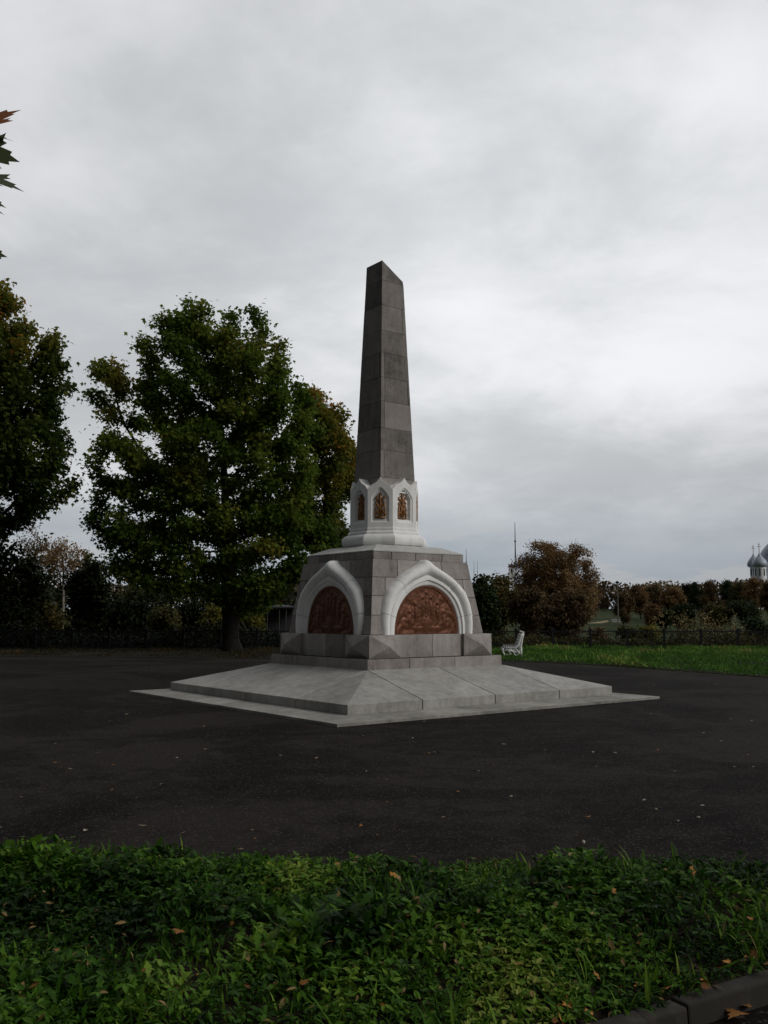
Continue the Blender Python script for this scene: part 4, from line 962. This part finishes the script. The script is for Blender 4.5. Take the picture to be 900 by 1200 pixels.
def church():
    d = 420.; e = empty('cathedral', (W(902, 700, d)[0], d, float(hz(0, d)))); g = e.location.z; ox = e.location.x
    tag(e, 'white cathedral with grey onion domes on the skyline at the right edge', 'cathedral')
    s = d / FPX; zb = W(0, 682, d)[2] - g
    m = MB(); m.box(-9.5, 14, -2, 26, 0, zb - 1.2); m.build('wall', CHURCHW, e)
    m = MB(); m.rings([[(-9.9, -2.4, zb - 1.2), (14.4, -2.4, zb - 1.2), (14.4, 26.4, zb - 1.2), (-9.9, 26.4, zb - 1.2)], [(-8, 0, zb + .3), (12, 0, zb + .3), (12, 24, zb + .3), (-8, 24, zb + .3)]], True, True); m.build('roof', DOMEM, e)
    def dome(X, Ybase, Yeave, Ytip, rpx, dy, crossY, drum_r):
        x = W(X, 700, d + dy)[0] - ox; z = lambda Y: W(0, Y, d + dy)[2] - g; R_ = rpx * s; dr = drum_r * s
        m = MB(); m.lathe([(dr, zb - 1), (dr, z(Yeave) - .4), (dr * 1.05, z(Yeave) - .3), (dr * 1.05, z(Yeave) + .1)], 20, (x, dy, 0)); dm = m.build('drum', CHURCHW, e)
        n = 8
        for j in range(n):
            a = 2 * math.pi * (j + .5) / n; w = MB(); cx, cy = x + math.cos(a) * dr, dy + math.sin(a) * dr; t = (-math.sin(a) * .28, math.cos(a) * .28); o_ = (math.cos(a) * .05, math.sin(a) * .05)
            zt = z(Yeave) - 1.0; z0 = zt - 3.2
            w.hexa([(cx - t[0] - o_[0], cy - t[1] - o_[1], z0), (cx + t[0] - o_[0], cy + t[1] - o_[1], z0), (cx + t[0] + o_[0], cy + t[1] + o_[1], z0), (cx - t[0] + o_[0], cy - t[1] + o_[1], z0), (cx - t[0] - o_[0], cy - t[1] - o_[1], zt), (cx + t[0] - o_[0], cy + t[1] - o_[1], zt), (cx + t[0] + o_[0], cy + t[1] + o_[1], zt), (cx - t[0] + o_[0], cy - t[1] + o_[1], zt)])
            w.build('window', DARKGL, dm)
        H = z(Ytip) - z(Yeave)
        prof = [(.80, -.04), (.96, .06), (1.0, .16), (.97, .27), (.85, .40), (.66, .53), (.44, .66), (.26, .77), (.12, .88), (.05, 1.0), (.01, 1.02)]
        m = MB(); m.lathe([(R_ * a, z(Yeave) + H * b) for a, b in prof], 28, (x, dy, 0)); dd_ = m.build('dome', DOMEM, e, smooth=True)
        m = MB(); t = z(Ytip); c = z(crossY); m.tube([(x, dy, t), (x, dy, c)], .13, 5); m.tube([(x - .8, dy, t + (c - t) * .62), (x + .8, dy, t + (c - t) * .62)], .11, 5); m.tube([(x - .4, dy, t + (c - t) * .8), (x + .4, dy, t + (c - t) * .8)], .1, 5); m.build('cross', GOLD, dd_)
    dome(885, 676, 664, 648, 7.6, 9, 639, 4.4)
    dome(892, 676, 664, 647.5, 8.8, 0, 636, 6.6)
    dome(911, 676, 658, 626, 18, 13, 606, 11)
church()

# ------------------------------------------------------------------ sky and light
SUN_EL, SUN_AZ = 34, 62        # light comes from the right, a little behind the monument
w = bpy.data.worlds.new('World'); S.world = w; w.use_nodes = True
n = w.node_tree.nodes; l = w.node_tree.links; bg = n['Background']
tc = n.new('ShaderNodeTexCoord'); D = tc.outputs['Generated']
sky = n.new('ShaderNodeTexSky'); sky.sky_type = 'NISHITA'; sky.sun_disc = False; sky.sun_elevation = R(SUN_EL); sky.sun_rotation = R(SUN_AZ); sky.air_density = 1.2; sky.dust_density = 2.5
sx = n.new('ShaderNodeSeparateXYZ'); l.new(D, sx.inputs[0])
def M(op, a, b=None, c=None):
    o = n.new('ShaderNodeMath'); o.operation = op
    for i, v in enumerate((a, b, c)):
        if v is None: continue
        if isinstance(v, (int, float)): o.inputs[i].default_value = v
        else: l.new(v, o.inputs[i])
    return o.outputs[0]
def MRn(v, a, b, c, d_, smooth=True):
    o = n.new('ShaderNodeMapRange'); o.interpolation_type = 'SMOOTHSTEP' if smooth else 'LINEAR'; l.new(v, o.inputs[0])
    for i, q in enumerate((a, b, c, d_)): o.inputs[i + 1].default_value = q
    return o.outputs[0]
zc = M('MAXIMUM', sx.outputs[2], 0.0); den = M('ADD', zc, .24)
px = M('DIVIDE', sx.outputs[0], den); py = M('DIVIDE', sx.outputs[1], den)
cv = n.new('ShaderNodeCombineXYZ'); l.new(px, cv.inputs[0]); l.new(py, cv.inputs[1])
def cn(scale, det, rough, dist=0, off=0.):
    t = n.new('ShaderNodeTexNoise'); t.inputs['Scale'].default_value = scale; t.inputs['Detail'].default_value = det; t.inputs['Roughness'].default_value = rough; t.inputs['Distortion'].default_value = dist
    mp = n.new('ShaderNodeMapping'); mp.inputs['Location'].default_value = (off, off * .7, off); l.new(cv.outputs[0], mp.inputs[0]); l.new(mp.outputs[0], t.inputs['Vector']); return t.outputs[0]
c1 = cn(.8, 9, .56, .15, 3.1); c2 = cn(2.4, 8, .6, .25, 11.7)
cl = M('MULTIPLY_ADD', c2, .35, M('MULTIPLY', c1, .65))
shade = MRn(cl, .36, .60, 0, 1)
rp = ramp(n, [(0, (.585, .60, .62)), (.45, (.715, .728, .748)), (1, (.86, .865, .885))]); l.new(shade, rp.inputs[0])
# bluish slit of thinner cloud low over the horizon
low = MRn(sx.outputs[2], .04, .17, 1, 0); lowc = n.new('ShaderNodeMix'); lowc.data_type = 'RGBA'
lowf = M('MULTIPLY', low, .66); l.new(lowf, lowc.inputs[0]); l.new(rp.outputs[0], lowc.inputs[6]); lowc.inputs[7].default_value = (.30, .37, .45, 1)
# ragged bright cumulus low down
c3 = cn(2.0, 8, .62, .3, 41.); puff = M('MULTIPLY', MRn(c3, .54, .60, 0, 1), MRn(sx.outputs[2], .06, .13, .8, 0)); pm_ = n.new('ShaderNodeMix'); pm_.data_type = 'RGBA'
l.new(puff, pm_.inputs[0]); l.new(lowc.outputs[2], pm_.inputs[6]); pm_.inputs[7].default_value = (.56, .58, .60, 1)
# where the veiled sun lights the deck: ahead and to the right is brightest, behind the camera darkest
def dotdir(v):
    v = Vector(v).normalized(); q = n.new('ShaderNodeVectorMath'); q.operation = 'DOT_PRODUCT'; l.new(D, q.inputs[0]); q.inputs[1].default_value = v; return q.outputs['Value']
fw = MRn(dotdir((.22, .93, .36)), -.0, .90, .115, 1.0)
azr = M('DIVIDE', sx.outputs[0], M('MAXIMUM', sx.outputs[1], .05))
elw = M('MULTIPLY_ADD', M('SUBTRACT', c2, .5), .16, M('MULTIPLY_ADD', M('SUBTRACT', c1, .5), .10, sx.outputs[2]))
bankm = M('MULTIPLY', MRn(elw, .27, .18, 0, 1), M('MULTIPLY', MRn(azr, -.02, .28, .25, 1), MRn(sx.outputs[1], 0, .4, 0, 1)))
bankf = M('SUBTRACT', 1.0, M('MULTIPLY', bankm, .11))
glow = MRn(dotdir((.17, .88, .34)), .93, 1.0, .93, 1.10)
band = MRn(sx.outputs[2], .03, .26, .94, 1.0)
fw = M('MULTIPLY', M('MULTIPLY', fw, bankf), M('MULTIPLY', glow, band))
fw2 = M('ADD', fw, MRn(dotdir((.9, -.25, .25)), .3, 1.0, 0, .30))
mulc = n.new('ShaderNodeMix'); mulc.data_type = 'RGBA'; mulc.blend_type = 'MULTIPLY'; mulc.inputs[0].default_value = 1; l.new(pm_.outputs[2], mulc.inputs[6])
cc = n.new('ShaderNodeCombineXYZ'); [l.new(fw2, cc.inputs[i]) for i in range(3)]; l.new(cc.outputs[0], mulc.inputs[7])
# a little clear sky mixed in
skm = n.new('ShaderNodeMix'); skm.data_type = 'RGBA'; skm.blend_type = 'MULTIPLY'; skm.inputs[0].default_value = 1; l.new(sky.outputs[0], skm.inputs[6]); skm.inputs[7].default_value = (.075, .075, .075, 1)
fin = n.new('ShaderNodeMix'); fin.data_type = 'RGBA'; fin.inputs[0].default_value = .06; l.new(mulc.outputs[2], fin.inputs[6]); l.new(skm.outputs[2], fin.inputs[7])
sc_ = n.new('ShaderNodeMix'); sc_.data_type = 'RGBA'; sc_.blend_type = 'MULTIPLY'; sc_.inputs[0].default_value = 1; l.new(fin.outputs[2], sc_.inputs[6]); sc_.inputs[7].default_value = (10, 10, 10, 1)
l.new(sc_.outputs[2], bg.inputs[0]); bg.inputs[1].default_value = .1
sd = bpy.data.lights.new('sun', 'SUN'); sd.energy = 1.3; sd.angle = R(25); sd.color = (1, .965, .92)
so = bpy.data.objects.new('sun', sd); COL.objects.link(so)
az = R(SUN_AZ + 54); dv = Vector((math.sin(az) * math.cos(R(SUN_EL)), math.cos(az) * math.cos(R(SUN_EL)), math.sin(R(SUN_EL)))); sky.sun_rotation = az
so.rotation_euler = dv.to_track_quat('Z', 'Y').to_euler()
S.render.engine = 'CYCLES'
vs = S.view_settings; vs.view_transform = 'Standard'; vs.look = 'None'; vs.gamma = 1; vs.exposure = 0; vs.use_curve_mapping = False
